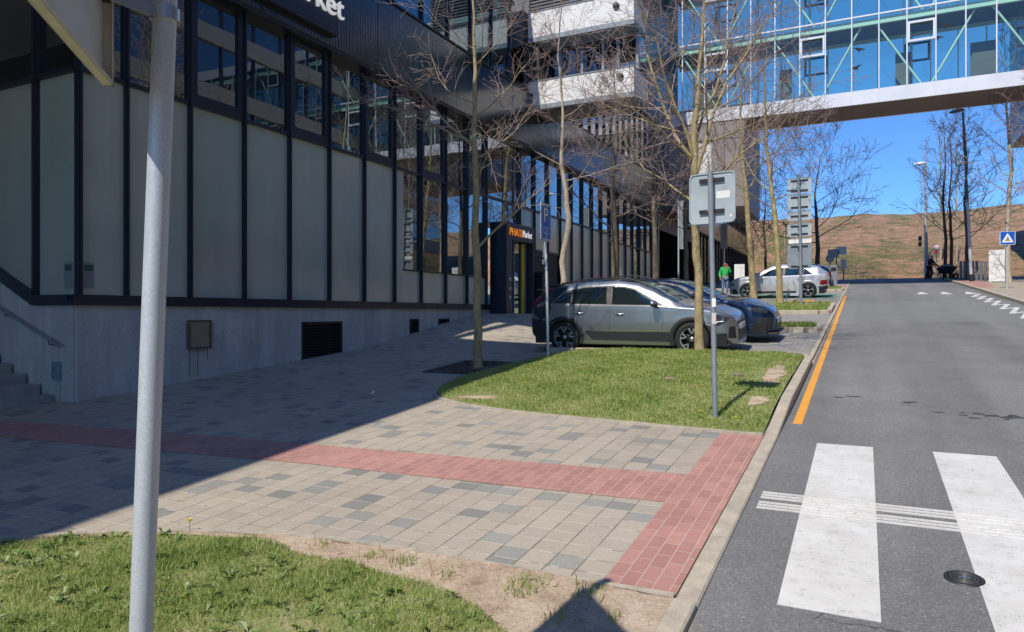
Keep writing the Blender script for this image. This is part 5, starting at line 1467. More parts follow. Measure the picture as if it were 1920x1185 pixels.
P1 = dict(L=4.42, W=1.83, wr=.87, wf=3.59, Ra=.375, wrad=.335, rocker=.2,
    top=[(0, .98), (.03, 1.10), (.12, 1.22), (.3, 1.32), (.5, 1.42), (.9, 1.485), (1.5, 1.54), (2.0, 1.555), (2.4, 1.50), (2.75, 1.37), (3.05, 1.21), (3.32, 1.075), (3.5, 1.03), (3.9, .97), (4.2, .88), (4.33, .82), (4.38, .74), (4.42, .62)],
    belt=[(0, .93), (.1, 1.02), (.5, 1.04), (1.2, .99), (2.2, .975), (3.1, .97), (3.6, .945), (4.1, .86), (4.42, .56)],
    wid=[(0, .70), (.04, .80), (.15, .90), (.45, .98), (.9, 1.0), (3.5, 1.0), (3.95, .965), (4.2, .89), (4.34, .78), (4.42, .62)],
    rfw=[(0, .72), (.5, .68), (1.5, .69), (2.3, .70), (2.8, .76), (3.2, .86), (3.5, .90), (4.42, .92)],
    bot=[(0, .40), (.25, .27), (.5, .2), (3.95, .2), (4.2, .2), (4.42, .27)],
    glassframe=[[(.60, 1.07), (.92, 1.33), (1.3, 1.405), (1.9, 1.42), (2.2, 1.40), (2.42, 1.345), (3.02, 1.03), (3.02, 1.0)]],
    glass=[[(.68, 1.08), (.94, 1.29), (1.02, 1.33), (1.02, 1.06)], [(1.06, 1.06), (1.06, 1.335), (1.3, 1.38), (1.80, 1.395), (1.84, 1.045)], [(1.95, 1.04), (1.93, 1.395), (2.18, 1.375), (2.40, 1.32), (2.93, 1.02)]],
    ws=(2.42, 3.28), rw=(.14, .46), blackroof=(.5, 2.4), roofmat=BLACKP,
    seams=[[(1.9, 1.0), (1.9, .28)], [(3.0, .98), (3.02, .75), (3.0, .28)], [(1.08, 1.02), (1.0, .85), (1.2, .6), (1.28, .3)], [(1.9, .3), (3.0, .3)], [(1.28, .3), (1.9, .3)]],
    handles=[(1.22, .86), (2.12, .84)], chrome=True,
    patches=[('lower_door_panel', [(1.36, .47), (1.5, .30), (3.14, .28), (3.14, .47)], GREYCL), ('sill_trim', [(1.3, .27), (3.2, .25), (3.2, .215), (1.3, .22)], SILVER), ('door_trim', [(1.34, .478), (3.12, .478), (3.12, .515), (1.45, .505)], CHROME),
             ('rear_pillar', [(.06, .9), (.1, .99), (.3, 1.25), (.55, 1.38), (.9, 1.40), (.60, 1.09), (.52, .78), (.3, .7)], TEAL),
             ('headlight', [(3.82, .80), (3.84, .60), (4.04, .57), (4.2, .66), (4.3, .76), (4.1, .82)], HEADL), ('tail_light', [(.03, .95), (.1, 1.05), (.28, 1.24), (.5, 1.36), (.58, 1.37), (.34, 1.17), (.16, .98)], TAILR),
             ('rear_bumper', [(.03, .42), (.03, .74), (.5, .68), (.48, .3), (.28, .27)], GREYCL), ('front_bumper_trim', [(4.0, .21), (4.0, .42), (4.1, .40), (4.3, .30), (4.36, .24)], GREYCL), ('corner_intake', [(4.27, .36), (4.29, .58), (4.385, .58), (4.40, .34)], BLACK)],
    cladding=True, cladmat=GREYCL, rimmat=RIMD, mirror=(2.86, 1.02), spin=.3, vsp=.75, sp0=.11, mirrormat=SILVER,
    boxes=[('front_grille', BLACK, (4.36, 4.425, -.50, .50, .30, .50)), ('upper_grille', BLACK, (4.38, 4.422, -.48, .48, .60, .67)), ('front_skid', DRL, (4.30, 4.44, -.42, .42, .20, .27))],
    extra=[roof_rail, spoiler, drl, plates(.50, .78)])
T_ = math.atan(SL)
car('parked_car', 'silver grey crossover with black arches parked at the near bay beside the lawn', SILVER, P1, (-4.43, 14.97, plane(0, 14.97)), 0, (T_, 0))
P2 = dict(P1); P2.update(L=4.48, W=1.79, wr=.80, wf=3.45, Ra=.36, wrad=.32,
    top=[(0, .9), (.04, 1.05), (.2, 1.22), (.5, 1.36), (.9, 1.45), (1.5, 1.49), (2.0, 1.475), (2.4, 1.40), (2.8, 1.25), (3.2, 1.07), (3.4, 1.01), (3.8, .96), (4.15, .87), (4.32, .79), (4.42, .68), (4.48, .55)],
    glassframe=[[(.62, 1.03), (.95, 1.33), (1.4, 1.40), (2.0, 1.40), (2.4, 1.32), (2.98, 1.01), (2.98, .99)]],
    glass=[[(.72, 1.045), (.98, 1.28), (1.8, 1.37), (1.82, 1.01)], [(1.92, 1.01), (1.92, 1.37), (2.05, 1.36), (2.35, 1.29), (2.85, 1.0)]],
    ws=(2.32, 3.2), rw=(.1, .5), blackroof=None, chrome=False,
    patches=[('headlight', [(3.86, .80), (3.95, .74), (4.28, .66), (4.36, .72), (4.2, .80)], HEADL), ('tail_light', [(.02, .8), (.06, .95), (.4, .95), (.38, .84)], TAILR), ('front_bumper_trim', [(4.0, .22), (4.12, .60), (4.42, .56), (4.46, .3)], GREYCL)],
    cladding=False, mirrormat=BLACK, boxes=[('front_grille', BLACK, (4.40, 4.49, -.52, .52, .26, .52)), ('front_splitter', GREYCL, (4.3, 4.53, -.7, .7, .18, .23))], extra=[plates(.42, .8)], handles=[(1.2, .88), (2.1, .86)], mirror=(2.78, 1.03))
car('parked_car', 'deep blue hatchback with dark grille parked behind the silver crossover', BLUE, P2, (-4.0, 17.3, plane(0, 17.3)), 0, (T_, 0))
P3 = dict(P1); P3.update(L=4.36, W=1.83, wr=.84, wf=3.5, Ra=.385, wrad=.345,
    top=[(0, .95), (.04, 1.12), (.2, 1.26), (.45, 1.45), (.9, 1.54), (1.5, 1.575), (2.1, 1.565), (2.4, 1.52), (2.75, 1.36), (3.1, 1.16), (3.3, 1.08), (3.6, 1.05), (4.0, .98), (4.2, .90), (4.32, .78), (4.36, .64)],
    blackroof=None, patches=[('rear_bumper', [(.02, .42), (.02, .56), (.5, .5), (.48, .3), (.28, .27)], GREYCL), ('tail_light', [(.03, .62), (.05, .82), (.3, .80), (.36, .62), (.25, .58)], TAILR), ('lower_door_panel', [(1.26, .33), (3.1, .33), (3.1, .24), (1.3, .24)], GREYCL), ('headlight', [(4.1, .72), (4.12, .6), (4.3, .6), (4.3, .72)], HEADL)],
    cladding=True, cladmat=SILVER2, rimmat=RIMD, mirrormat=SILVER2, boxes=[('front_grille', BLACK, (4.3, 4.37, -.5, .5, .3, .5))], extra=[roof_rail, plates(.5, .8)], vsp=.6)
SILVER2B = SILVER2
car('parked_car', 'pale silver SUV parked nose in on the green bay behind two plane trees', SILVER2, P3, (-3.63, 35.8, plane(0, 35.8)), math.pi, (T_, 0))
P4 = dict(P2); P4.update(extra=[plates(.42, .8)])
car('parked_car', 'black car parked behind the grey posts past the silver SUV', BLACKP, P4, (-3.9, 44.6, plane(0, 44.6)), math.pi, (T_, 0))
car('parked_car', 'red car parked at the far end of the bays below the hill', REDP, P4, (-4.6, 48.8, plane(0, 48.8)), math.pi, (T_, 0))

# ------------------------------------------------------------------ posts and signs
def plate_mb(w, h, r=.05, th=.004):
    pts = []
    for cx, cz, a0 in ((w / 2 - r, h / 2 - r, 0), (-w / 2 + r, h / 2 - r, 90), (-w / 2 + r, -h / 2 + r, 180), (w / 2 - r, -h / 2 + r, 270)):
        for k in range(6): a = R(a0 + 18 * k); pts.append((cx + r * math.cos(a), cz + r * math.sin(a)))
    mb = MB(); n = len(pts)
    vs = [(x, 0, z) for x, z in pts] + [(x, th, z) for x, z in pts]
    mb.add(vs, [tuple(range(n)), tuple(range(2 * n - 1, n - 1, -1))] + [(i, (i + 1) % n, n + (i + 1) % n, n + i) for i in range(n)])
    # folded rim
    ins = [(x * (1 - .012 / w * 2), z * (1 - .012 / h * 2)) for x, z in pts]
    vs = [(x, 0, z) for x, z in pts] + [(x, -.012, z) for x, z in pts] + [(x, -.012, z) for x, z in ins] + [(x, 0, z) for x, z in ins]
    for k in range(3): mb.add([vs[k * n + i] for i in range(n)] + [vs[(k + 1) * n + i] for i in range(n)], [(i, (i + 1) % n, n + (i + 1) % n, n + i) for i in range(n)])
    return mb, pts
# foreground pole, leaning slightly, with a sign seen edge on
GP = thing('sign_pole', 'thick galvanised steel pole leaning in the near lawn, carrying a folded edge sign', 'pole', (0, 0, 0))
cF = Vector((-.4472, .8944, 0)); cR = Vector((.8944, .4472, 0))
def CW(xr, yf, z): v = cR * xr + cF * yf; return Vector((v.x, v.y, z))
pb = CW(-1.107, 2.03, .02); pt = CW(-.965, 2.03, 3.68)
GP.location = pb
mb = MB(); mb.tube([Vector((0, 0, 0)), (pt - pb) * .25, (pt - pb) * .5, (pt - pb) * .75, pt - pb], .0315, 32); mb.build('post', GALV, GP)
mb = MB(); mb.tube([(pt - pb) * .999, (pt - pb) * 1.008], .037, 24); mb.build('cap', BLACK, GP)
# sign: near vertical plate whose lower edge runs towards the viewer
d_ = (cR * -.284 + cF * .959).normalized(); nrm = Vector((d_.y, -d_.x, 0))
far = CW(-.580 * 1.93, 1.93, 0)
sg = thing('road_sign', 'cream edged square road sign seen almost edge on at the top of the near pole', 'sign', (far.x, far.y, 2.525))
def SP(u, w, z): v = -d_ * u + nrm * w; return Vector((v.x, v.y, z))
W_, H_ = .66, 1.16
mb = MB(); mb.add([SP(0, 0, 0), SP(W_, 0, 0), SP(W_, 0, H_), SP(0, 0, H_), SP(0, -.003, 0), SP(W_, -.003, 0), SP(W_, -.003, H_), SP(0, -.003, H_)], [(0, 1, 2, 3), (7, 6, 5, 4), (0, 1, 5, 4), (1, 2, 6, 5), (2, 3, 7, 6), (3, 0, 4, 7)]); mb.build('plate', simple('sign_back_pale', (.50, .51, .48), .5, .1, var=.15, vscale=6), sg)
mb = MB()
def flange(a, b, wdir, w):
    a, b = Vector(a), Vector(b); mb.add([a, b, b + wdir * w, a + wdir * w], [(0, 1, 2, 3)])
for a, b in ((SP(0, 0, 0), SP(W_, 0, 0)), (SP(0, 0, 0), SP(0, 0, H_)), (SP(W_, 0, 0), SP(W_, 0, H_)), (SP(0, 0, H_), SP(W_, 0, H_))):
    mb.obox(a - nrm * .001, b - a, nrm * .024, (Vector((0, 0, .0035)) if abs((b - a).z) < .1 else -d_ * .0035))
    mb.obox(a + nrm * .022, b - a, nrm * .0025, (Vector((0, 0, .012)) if abs((b - a).z) < .1 else -d_ * .012))
mb.build('folded_edge', CREAMMET, sg)
mb = MB()
for z in (.22, .6): mb.obox(SP(.02, .004, z), -d_ * .5, nrm * .02, Vector((0, 0, .03)))
mb.build('mounting_rail', LOUVRE, sg)
for z in (2.525 + .235, 2.525 + .52):
    pc = pb + (pt - pb) * ((z - pb.z) / (pt - pb).z)
    mb = MB(); a = SP(.05, .024, z - 2.525) ; b_ = pc - Vector((far.x, far.y, 2.525))
    mb.bar(a, b_, .02, .03)
    mb.tube([b_ + Vector((0, 0, -.018)), b_ + Vector((0, 0, .018))], .041, 20)
    mb.build('clamp', CHROME, sg)

def clamps(par, zs, r, back, w=.17):
    for z in zs:
        mb = MB(); mb.tube([(0, 0, z - .018), (0, 0, z + .018)], r + .006, 20); mb.build('clamp', GREYP, par)
        mb = MB(); mb.box(-w, w, r + .004, back, z - .022, z + .022); mb.build('rail', LOUVRE, par)
# square sign seen from behind
t = thing('sign_post', 'grey steel post in the lawn carrying the back of a square sign', 'pole', (-1.56, 8.46, lz2(-1.56, 8.46) - .02))
mb = MB(); mb.tube([(0, 0, -.1), (-.02, 0, 1.0), (-.06, 0, 2.92)], .031, 20); mb.build('post', GREYP, t)
mb = MB(); mb.box(-.035, .01, -.0335, -.02, 1.32, 1.42); mb.build('sticker', WHITE, t)
mb = MB(); mb.box(-.036, .012, -.0335, -.02, 1.12, 1.25); mb.build('sticker', simple('sticker_pale', (.6, .52, .52), .5), t)
t = thing('road_sign', 'square grey back of a road sign with a white label on the lawn post', 'sign', (-1.62, 8.47, 3.27), R(-9))
mb, _p = plate_mb(.56, .60, .06); mb.v = [(a, b + .062, c) for a, b, c in mb.v]; o = mb.build('plate', SIGNBACK, t); 
mb = MB(); mb.box(.05, .21, .0605, .0614, -.01, .075); mb.build('white_label', WHITE, t)
mb = MB(); mb.box(.21, .235, .0605, .0614, -.235, -.21); mb.build('small_label', WHITE, t)
clamps(t, (.21, -.16), .031, .061, .15)
# parking sign
t = thing('sign_post', 'thin galvanised post of the blue parking sign at the corner of the lawn', 'pole', (-5.66, 12.94, .97))
mb = MB(); mb.tube([(0, 0, -.1), (-.03, 0, 1.6), (-.09, 0, 3.15)], .028, 16); mb.build('post', GALV, t)
t = thing('road_sign', 'blue parking sign with white P turned towards the road', 'sign', (-5.75, 12.94, 3.73), R(90))
mb, _p = plate_mb(.50, .76, .05); mb.v = [(a, -b - .04, c) for a, b, c in mb.v]; mb.build('plate', SIGNBACK, t)
mb = MB(); mb.box(-.235, .235, -.0475, -.0445, -.36, .36); mb.build('blue_face', BLUES, t)
mb = MB()
for q in ((-.225, .225, .335, .35), (-.225, .225, -.35, -.335), (-.225, -.212, -.335, .335), (.212, .225, -.335, .335)): mb.box(q[0], q[1], -.0485, -.0476, q[2], q[3])
mb.build('white_border', WHITE, t)
FR = Matrix(((1, 0, 0, 0), (0, 0, -1, 0), (0, 1, 0, 0), (0, 0, 0, 1)))
text_mesh('letter', 'P', .42, WHITE, t, Matrix.Translation((-.13, -.0485, -.0)) @ FR, .001)
mb = MB()  # small parked-bay pictogram under the letter
for q in ((-.16, .16, -.12, -.105), (-.16, .16, -.23, -.215), (-.16, -.145, -.23, -.12), (-.05, -.035, -.23, -.12), (.06, .075, -.23, -.12)): mb.box(q[0], q[1], -.0485, -.0476, q[2], q[3])
mb.build('bay_pictogram', simple('pale_blue_film', (.35, .5, .75), .4), t)
clamps(t, (.25, -.25), .028, .05, .12)
t = thing('small_sign', 'small twin clamped plates on the parking sign post below the blue sign', 'sign', (-5.73, 12.96, 3.05), R(96))
mb = MB(); mb.box(-.05, .05, .02, .035, -.02, .22); mb.box(-.07, .05, .02, .04, -.16, -.06); mb.build('plate', GREYP, t)
# stack of plates on a tall pole
t = thing('sign_post', 'tall grey post on the parking island carrying five stacked plates', 'pole', (-2.09, 28.24, 2.2))
mb = MB(); mb.tube([(0, 0, -.1), (-.03, 0, 2.4), (-.1, 0, 4.9)], .052, 16); mb.build('post', GREYP, t)
for (z0, z1, lb) in ((4.28, 4.86, 'topmost grey back plate of the five on the tall island post'), (3.66, 4.24, 'second from top grey plate on the tall island post'), (3.26, 3.61, 'narrow middle grey plate on the tall island post'), (2.66, 3.16, 'fourth grey plate down on the tall island post'), (1.46, 2.4, 'large plain darker plate lowest on the tall island post')):
    q = thing('road_sign', lb, 'sign', (-2.09 - .08, 28.24, 2.12 + (z0 + z1) / 2), R(-8), group='plates seen from behind on the tall island post')
    mb, _p = plate_mb(.86, z1 - z0, .07); mb.v = [(a, b + .09, c) for a, b, c in mb.v]; mb.build('plate', SIGNBACK if z0 > 2 else GREYP, q)
    clamps(q, ((z1 - z0) / 2 - .1, -(z1 - z0) / 2 + .1) if z1 - z0 > .4 else (0,), .052, .088, .3)
q = thing('road_sign', 'thin white edged plate just above the large plain plate on the island post', 'sign', (-2.15, 28.24, 2.12 + 2.50), R(-8))
mb, _p = plate_mb(.82, .17, .03); mb.v = [(a, b + .09, c) for a, b, c in mb.v]; mb.build('plate', WHITE, q)
# light concrete crumbs at the pole foot
rng = random.Random(7); mb = MB()
for _ in range(26):
    x = -2.09 + rng.gauss(0, .45); y = 28.2 + rng.gauss(0, .25); s = rng.uniform(.03, .1)
    mb.obox((x, y, plane(x, y) + .11), (s, s * .3, .01), (-s * .3, s * .8, 0), (0, 0, s * .6))
tag(mb.build('rubble', KERB), 'pale concrete rubble round the foot of the stacked sign post', 'rubble', kind='stuff')
# folding barrier
t = thing('folding_barrier', 'folded grey barrier trestle with a red foot beside the tree on the parking island', 'barrier', (-2.55, 30.2, plane(0, 30.2)), R(10))
mb = MB(); mb.bar((-.35, 0, 0), (.02, 0, 1.0), .05, .05); mb.build('leg', GALV, t)
mb = MB(); mb.bar((.30, .1, 0), (.02, 0, 1.0), .05, .05); mb.build('leg', GALV, t)
mb = MB(); mb.box(-.2, .22, -.03, .04, .35, .45); mb.build('rung', GALV, t)
mb = MB(); mb.box(-.62, -.54, -.04, .04, 0, .3); mb.build('red_foot', REDS, t)
mb = MB(); mb.box(-.62, -.54, -.04, .04, .3, .62); mb.build('white_foot', WHITE, t)
# lamp posts
def lamp(label, base, h, lean, side, r0, two):
    t = thing('street_lamp', label, 'street lamp', base, group='street lamps on the right of the road')
    tp = Vector((lean, 0, h)); f = .47
    mb = MB(); mb.tube([(0, 0, -.1), tp * f], [r0, r0 * .8], 14); mb.build('lower_pole', GALV, t)
    mb = MB(); mb.tube([tp * f, tp], [r0 * .79, r0 * .55], 12); mb.build('upper_pole', two, t)
    mb = MB(); bm = bmesh.new(); bmesh.ops.create_icosphere(bm, subdivisions=3, radius=1)
    for v in bm.verts: v.co = Vector((v.co.x * .42, v.co.y * .16, v.co.z * (.16 if v.co.z > 0 else .06)))
    bm.verts.index_update(); mb.add([(tp.x + side * .3 + v.co.x, v.co.y, tp.z + .05 + v.co.z + .1 * (-side * v.co.x)) for v in bm.verts], [tuple(q.index for q in f_.verts) for f_ in bm.faces], 0, True); bm.free()
    mb.build('lamp_head', two if two is not GALV else WHITE, t)
    mb = MB(); mb.tube([(0, 0, 0), (0, 0, .5)], r0 * 1.4, 14); mb.build('base_sleeve', LOUVRE, t)
lamp('tall street lamp with dark upper pole standing before the row of flat bollards', (5.77, 50.05, 3.75), 10.3, -.45, -1, .095, simple('dark_pole', (.15, .13, .125), .5, .2))
lamp('white headed street lamp far behind the dark trees at the corner', (4.15, 59.5, 4.4), 8.4, -.2, -1, .10, GALV)
# blue sign on the right
t = thing('sign_post', 'thin galvanised post of the blue hump sign on the right pavement', 'pole', (5.94, 39.54, plane(0, 39.54) + .08))
mb = MB(); mb.tube([(0, 0, -.1), (0, 0, 2.85)], .038, 14); mb.build('post', GALV, t)
t = thing('road_sign', 'blue square sign with a white triangle on the right pavement', 'sign', (5.94, 39.5, 5.40), R(8))
mb, _p = plate_mb(.62, .62, .05); mb.v = [(a, b - .05, c) for a, b, c in mb.v]; mb.build('plate', WHITE, t)
mb = MB(); mb.box(-.285, .285, -.068, -.063, -.285, .285); mb.build('blue_face', BLUES, t)
mb = MB(); mb.add([(-.24, -.07, -.2), (.24, -.07, -.2), (0, -.07, .24)], [(0, 1, 2)]); mb.build('white_triangle', WHITE, t)
mb = MB(); mb.add([(-.11, -.0715, -.12), (.11, -.0715, -.12), (.08, -.0715, -.075), (.0, -.0715, -.05), (-.08, -.0715, -.075)], [(0, 1, 2, 3, 4)]); mb.add([(-.05, -.0715, -.02), (.04, -.0715, -.03), (.05, -.0715, .03), (-.01, -.0715, .05)], [(0, 1, 2, 3)]); mb.build('hump_pictogram', BLACK, t)
# flat bollards
for i in range(8):
    f = i / 7; x = 5.55 + f * 1.05; y = 53.2 - f * 3.8
    nm = ['first and farthest', 'second', 'third', 'fourth', 'fifth', 'sixth', 'seventh', 'eighth and nearest'][i]
    t = thing('bollard', nm + ' flat grey bollard of the row behind the tall lamp post', 'bollard', (x, y, plane(x, y) + .08), R(-15), group='row of flat grey bollards on the right corner')
    mb = MB(); mb.box(-.075, .075, -.03, .03, -.1, 1.2); mb.build('post', simple('bollard_grey', (.16, .17, .18), .5, .3) if i == 0 else MATS['bollard_grey'], t, .008)
    mb = MB(); mb.box(-.10, .10, -.05, .05, -.02, .03); mb.build('foot_plate', MATS['bollard_grey'], t)
# white information panel on the right
def totem(label, loc, w, h, rz):
    t = thing('information_panel', label, 'panel', loc, rz)
    mb = MB(); mb.box(-w / 2, w / 2, -.05, .05, .06, h); mb.build('board', WHITE, t, .01)
    mb = MB(); mb.box(-w / 2 + .04, -w / 2 + .12, -.03, .03, -.1, .06); mb.build('leg', GALV, t)
    mb = MB(); mb.box(w / 2 - .12, w / 2 - .04, -.03, .03, -.1, .06); mb.build('leg', GALV, t)
    mb = MB(); rg = random.Random(int(w * 100))
    mb.box(-w * .12, w * .38, -.0525, -.0505, h * .84, h * .86)
    for k in range(7): z = h * (.74 - .07 * k); mb.box(w * .0, w * (.12 + .2 * rg.random()), -.0525, -.0505, z, z + .018)
    for z in (.64, .5): mb.box(-w * .45, w * .45, -.0522, -.0505, h * z, h * z + .008)
    mb.build('printed_lines', simple('print_grey_%d' % int(w * 100), (.42, .45, .45), .6), t)
totem('tall white information panel beside the bollards on the right corner', (6.75, 48.0, plane(0, 48) + .06), .78, 1.85, R(-12))
totem('small white information panel by the glass wall beyond the person in green', (-7.05, 46.3, plane(0, 46.3)), .62, 1.55, R(5))
# grey pay posts
for (x, y, h, lb) in ((-2.05, 45.2, 1.25, 'dark grey post at the end of the bays, slimmer left one of two'), (-1.62, 45.6, 1.32, 'wide grey charging post at the end of the bays, right one of two')):
    t = thing('charging_post', lb, 'charging post', (x, y, plane(x, y)), R(10), group='grey posts at the end of the parking bays')
    w = .12 if x < -2 else .2
    mb = MB(); mb.box(-w, w, -.1, .1, 0, h); mb.build('cabinet', simple('post_grey_%d' % int(w * 100), (.13, .15, .17) if w < .15 else (.22, .25, .27), .5), t, .015)
    mb = MB(); mb.box(-w * .7, w * .7, -.106, -.1005, h - .35, h - .12); mb.build('screen', BLACK, t)
# distant road signs by the cross street
def far_sign(name, label, loc, boards):
    t = thing(name, label, 'sign', loc); zmax = max(b[3] for b in boards)
    mb = MB(); mb.tube([(0, 0, -.1), (0, 0, zmax)], .045, 10); mb.build('post', GREYP, t)
    for (xa, xb, za, zb_, m, shape) in boards:
        mb = MB()
        if shape == 'round': mb.lathe([(0, -.07), ((xb - xa) / 2, -.07), ((xb - xa) / 2, -.055), (0, -.055)], ((xa + xb) / 2, 0, (za + zb_) / 2), 'y', 20)
        else: mb.box(xa, xb, -.07, -.055, za, zb_)
        mb.build('plate', m, t)
far_sign('road_sign', 'grey backed sign plates on a dark post at the far junction', (-1.75, 55.0, plane(0, 55)), [(-.55, .15, 1.75, 2.35, GREYP, 'b'), (.1, .65, 1.95, 2.5, SIGNBACK, 'b')])
far_sign('road_sign', 'round white sign at the far junction, left of the grey plates', (-2.2, 56.0, plane(0, 56)), [(-.3, .3, 1.4, 2.0, WHITE, 'round')])
far_sign('road_sign', 'small pale notice on a thin post at the far junction', (-1.35, 57.5, plane(0, 57.5)), [(-.18, .18, .95, 1.6, WHITE, 'b')])
far_sign('road_sign', 'small round red edged sign behind the wheelbarrow', (4.9, 62, plane(0, 62)), [(-.22, .22, 2.0, 2.44, simple('pink_white', (.75, .62, .62), .5), 'round'), (-.12, .12, 1.8, 1.95, REDS, 'b')])
far_sign('traffic_light', 'slim pale mast with dark signal heads behind the person with the wheelbarrow', (3.95, 59.0, plane(0, 59)), [(-.42, -.2, 2.75, 3.1, BLACK, 'b'), (-.42, -.2, 2.35, 2.7, BLACK, 'b'), (-.05, .05, 0, 3.9, GALV, 'b')])
# direction totem by the dark entrance
t = thing('sign_post', 'tall slim post with dark slatted direction panel before the dark entrance', 'pole', (-8.6, 36.5, plane(0, 36.5)))
mb = MB(); mb.tube([(0, 0, -.1), (0, 0, 5.0)], .04, 10); mb.build('post', GALV, t)
mb = MB(); mb.box(.05, .40, -.03, .03, 2.5, 5.0); mb.build('panel', GREYP, t)
t = thing('sign_post', 'slim grey post beside the shop front behind the person in green', 'pole', (-8.2, 47.5, plane(0, 47.5)))
mb = MB(); mb.tube([(0, 0, -.1), (0, 0, 5.4)], .05, 10); mb.build('post', GALV, t)
mb = MB(); mb.box(-.22, .22, -.08, -.04, 2.6, 4.2); mb.build('panel', GREYP, t)
# concrete bench on the right
t = thing('bench', 'low concrete bench with a wooden slatted top on the right pavement', 'bench', (9.0, 46.5, plane(0, 46.5) + .08))
mb = MB(); mb.box(-.2, 1.6, -.3, .3, 0, .42); mb.build('base', simple('bench_dark', (.06, .06, .07), .7), t)
mb = MB(); mb.box(-.9, 2.2, -.36, .36, .425, .58); mb.build('seat', KERB, t, .02)
mb = MB()
for k in range(14): mb.box(-.85 + k * .22, -.72 + k * .22, -.3, .3, .582, .63)
mb.build('slats', WHITECLAD, t)
# crumpled paper
mb = MB(); rng = random.Random(12)
for _ in range(9):
    a = Vector((rng.uniform(-.04, .04), rng.uniform(-.03, .03), rng.uniform(0, .05)))
    mb.add([a, a + Vector((rng.uniform(-.05, .05), rng.uniform(-.05, .05), rng.uniform(0, .05))), a + Vector((rng.uniform(-.05, .05), rng.uniform(-.05, .05), rng.uniform(0, .03)))], [(0, 1, 2)])
o = mb.build('crumpled_paper', WHITE); o.location = (-6.68, 8.65, gz(-6.7, 8.65) + .004); tag(o, 'crumpled white scrap of paper lying on the shaded pavement', 'litter')
# stones in the lawn
for i, (x, y, s, lb) in enumerate([(-2.55, 10.3, .06, 'small flat brown stone in the lawn left of the post'), (-1.7, 11.0, .05, 'flat brown stone in the lawn behind the post')]):
    mb = MB(); bm = bmesh.new(); bmesh.ops.create_icosphere(bm, subdivisions=2, radius=1)
    for v in bm.verts: v.co = Vector((v.co.x * s * 1.5, v.co.y * s, v.co.z * s * .5)) * (1 + .2 * math.sin(v.co.x * 5 + v.co.y * 7))
    bm.verts.index_update(); mb.add([tuple(v.co) for v in bm.verts], [tuple(q.index for q in f.verts) for f in bm.faces], 0, False); bm.free()
    o = mb.build('stone', simple('stone_brown', (.26, .2, .14), .9, var=.2, vscale=20) if i == 0 else MATS['stone_brown']); o.location = (x, y, lz2(x, y) + .03); tag(o, lb, 'stone', 'stones lying in the lawn')

# ------------------------------------------------------------------ people
def skin(name, joints, edges, mat, parent, sub=2):
    me = bpy.data.meshes.new(name); names = list(joints)
    me.from_pydata([joints[n][0] for n in names], [(names.index(a), names.index(b)) for a, b in edges], [])
    o = bpy.data.objects.new(name, me); C.objects.link(o); o.parent = parent
    md = o.modifiers.new('skin', 'SKIN'); md.use_smooth_shade = True
    for i, n in enumerate(names):
        r = joints[n][1]; r = (r, r) if isinstance(r, (int, float)) else r
        me.skin_vertices[0].data[i].radius = r
    me.skin_vertices[0].data[0].use_root = True
    sb_ = o.modifiers.new('sub', 'SUBSURF'); sb_.levels = sub; sb_.render_levels = sub
    dg = bpy.context.evaluated_depsgraph_get(); dg.update()
    m2 = bpy.data.meshes.new_from_object(o.evaluated_get(dg)); o.modifiers.clear(); o.data = m2
    m2.materials.clear(); m2.materials.append(mat)
    for p in m2.polygons: p.use_smooth = True
    return o
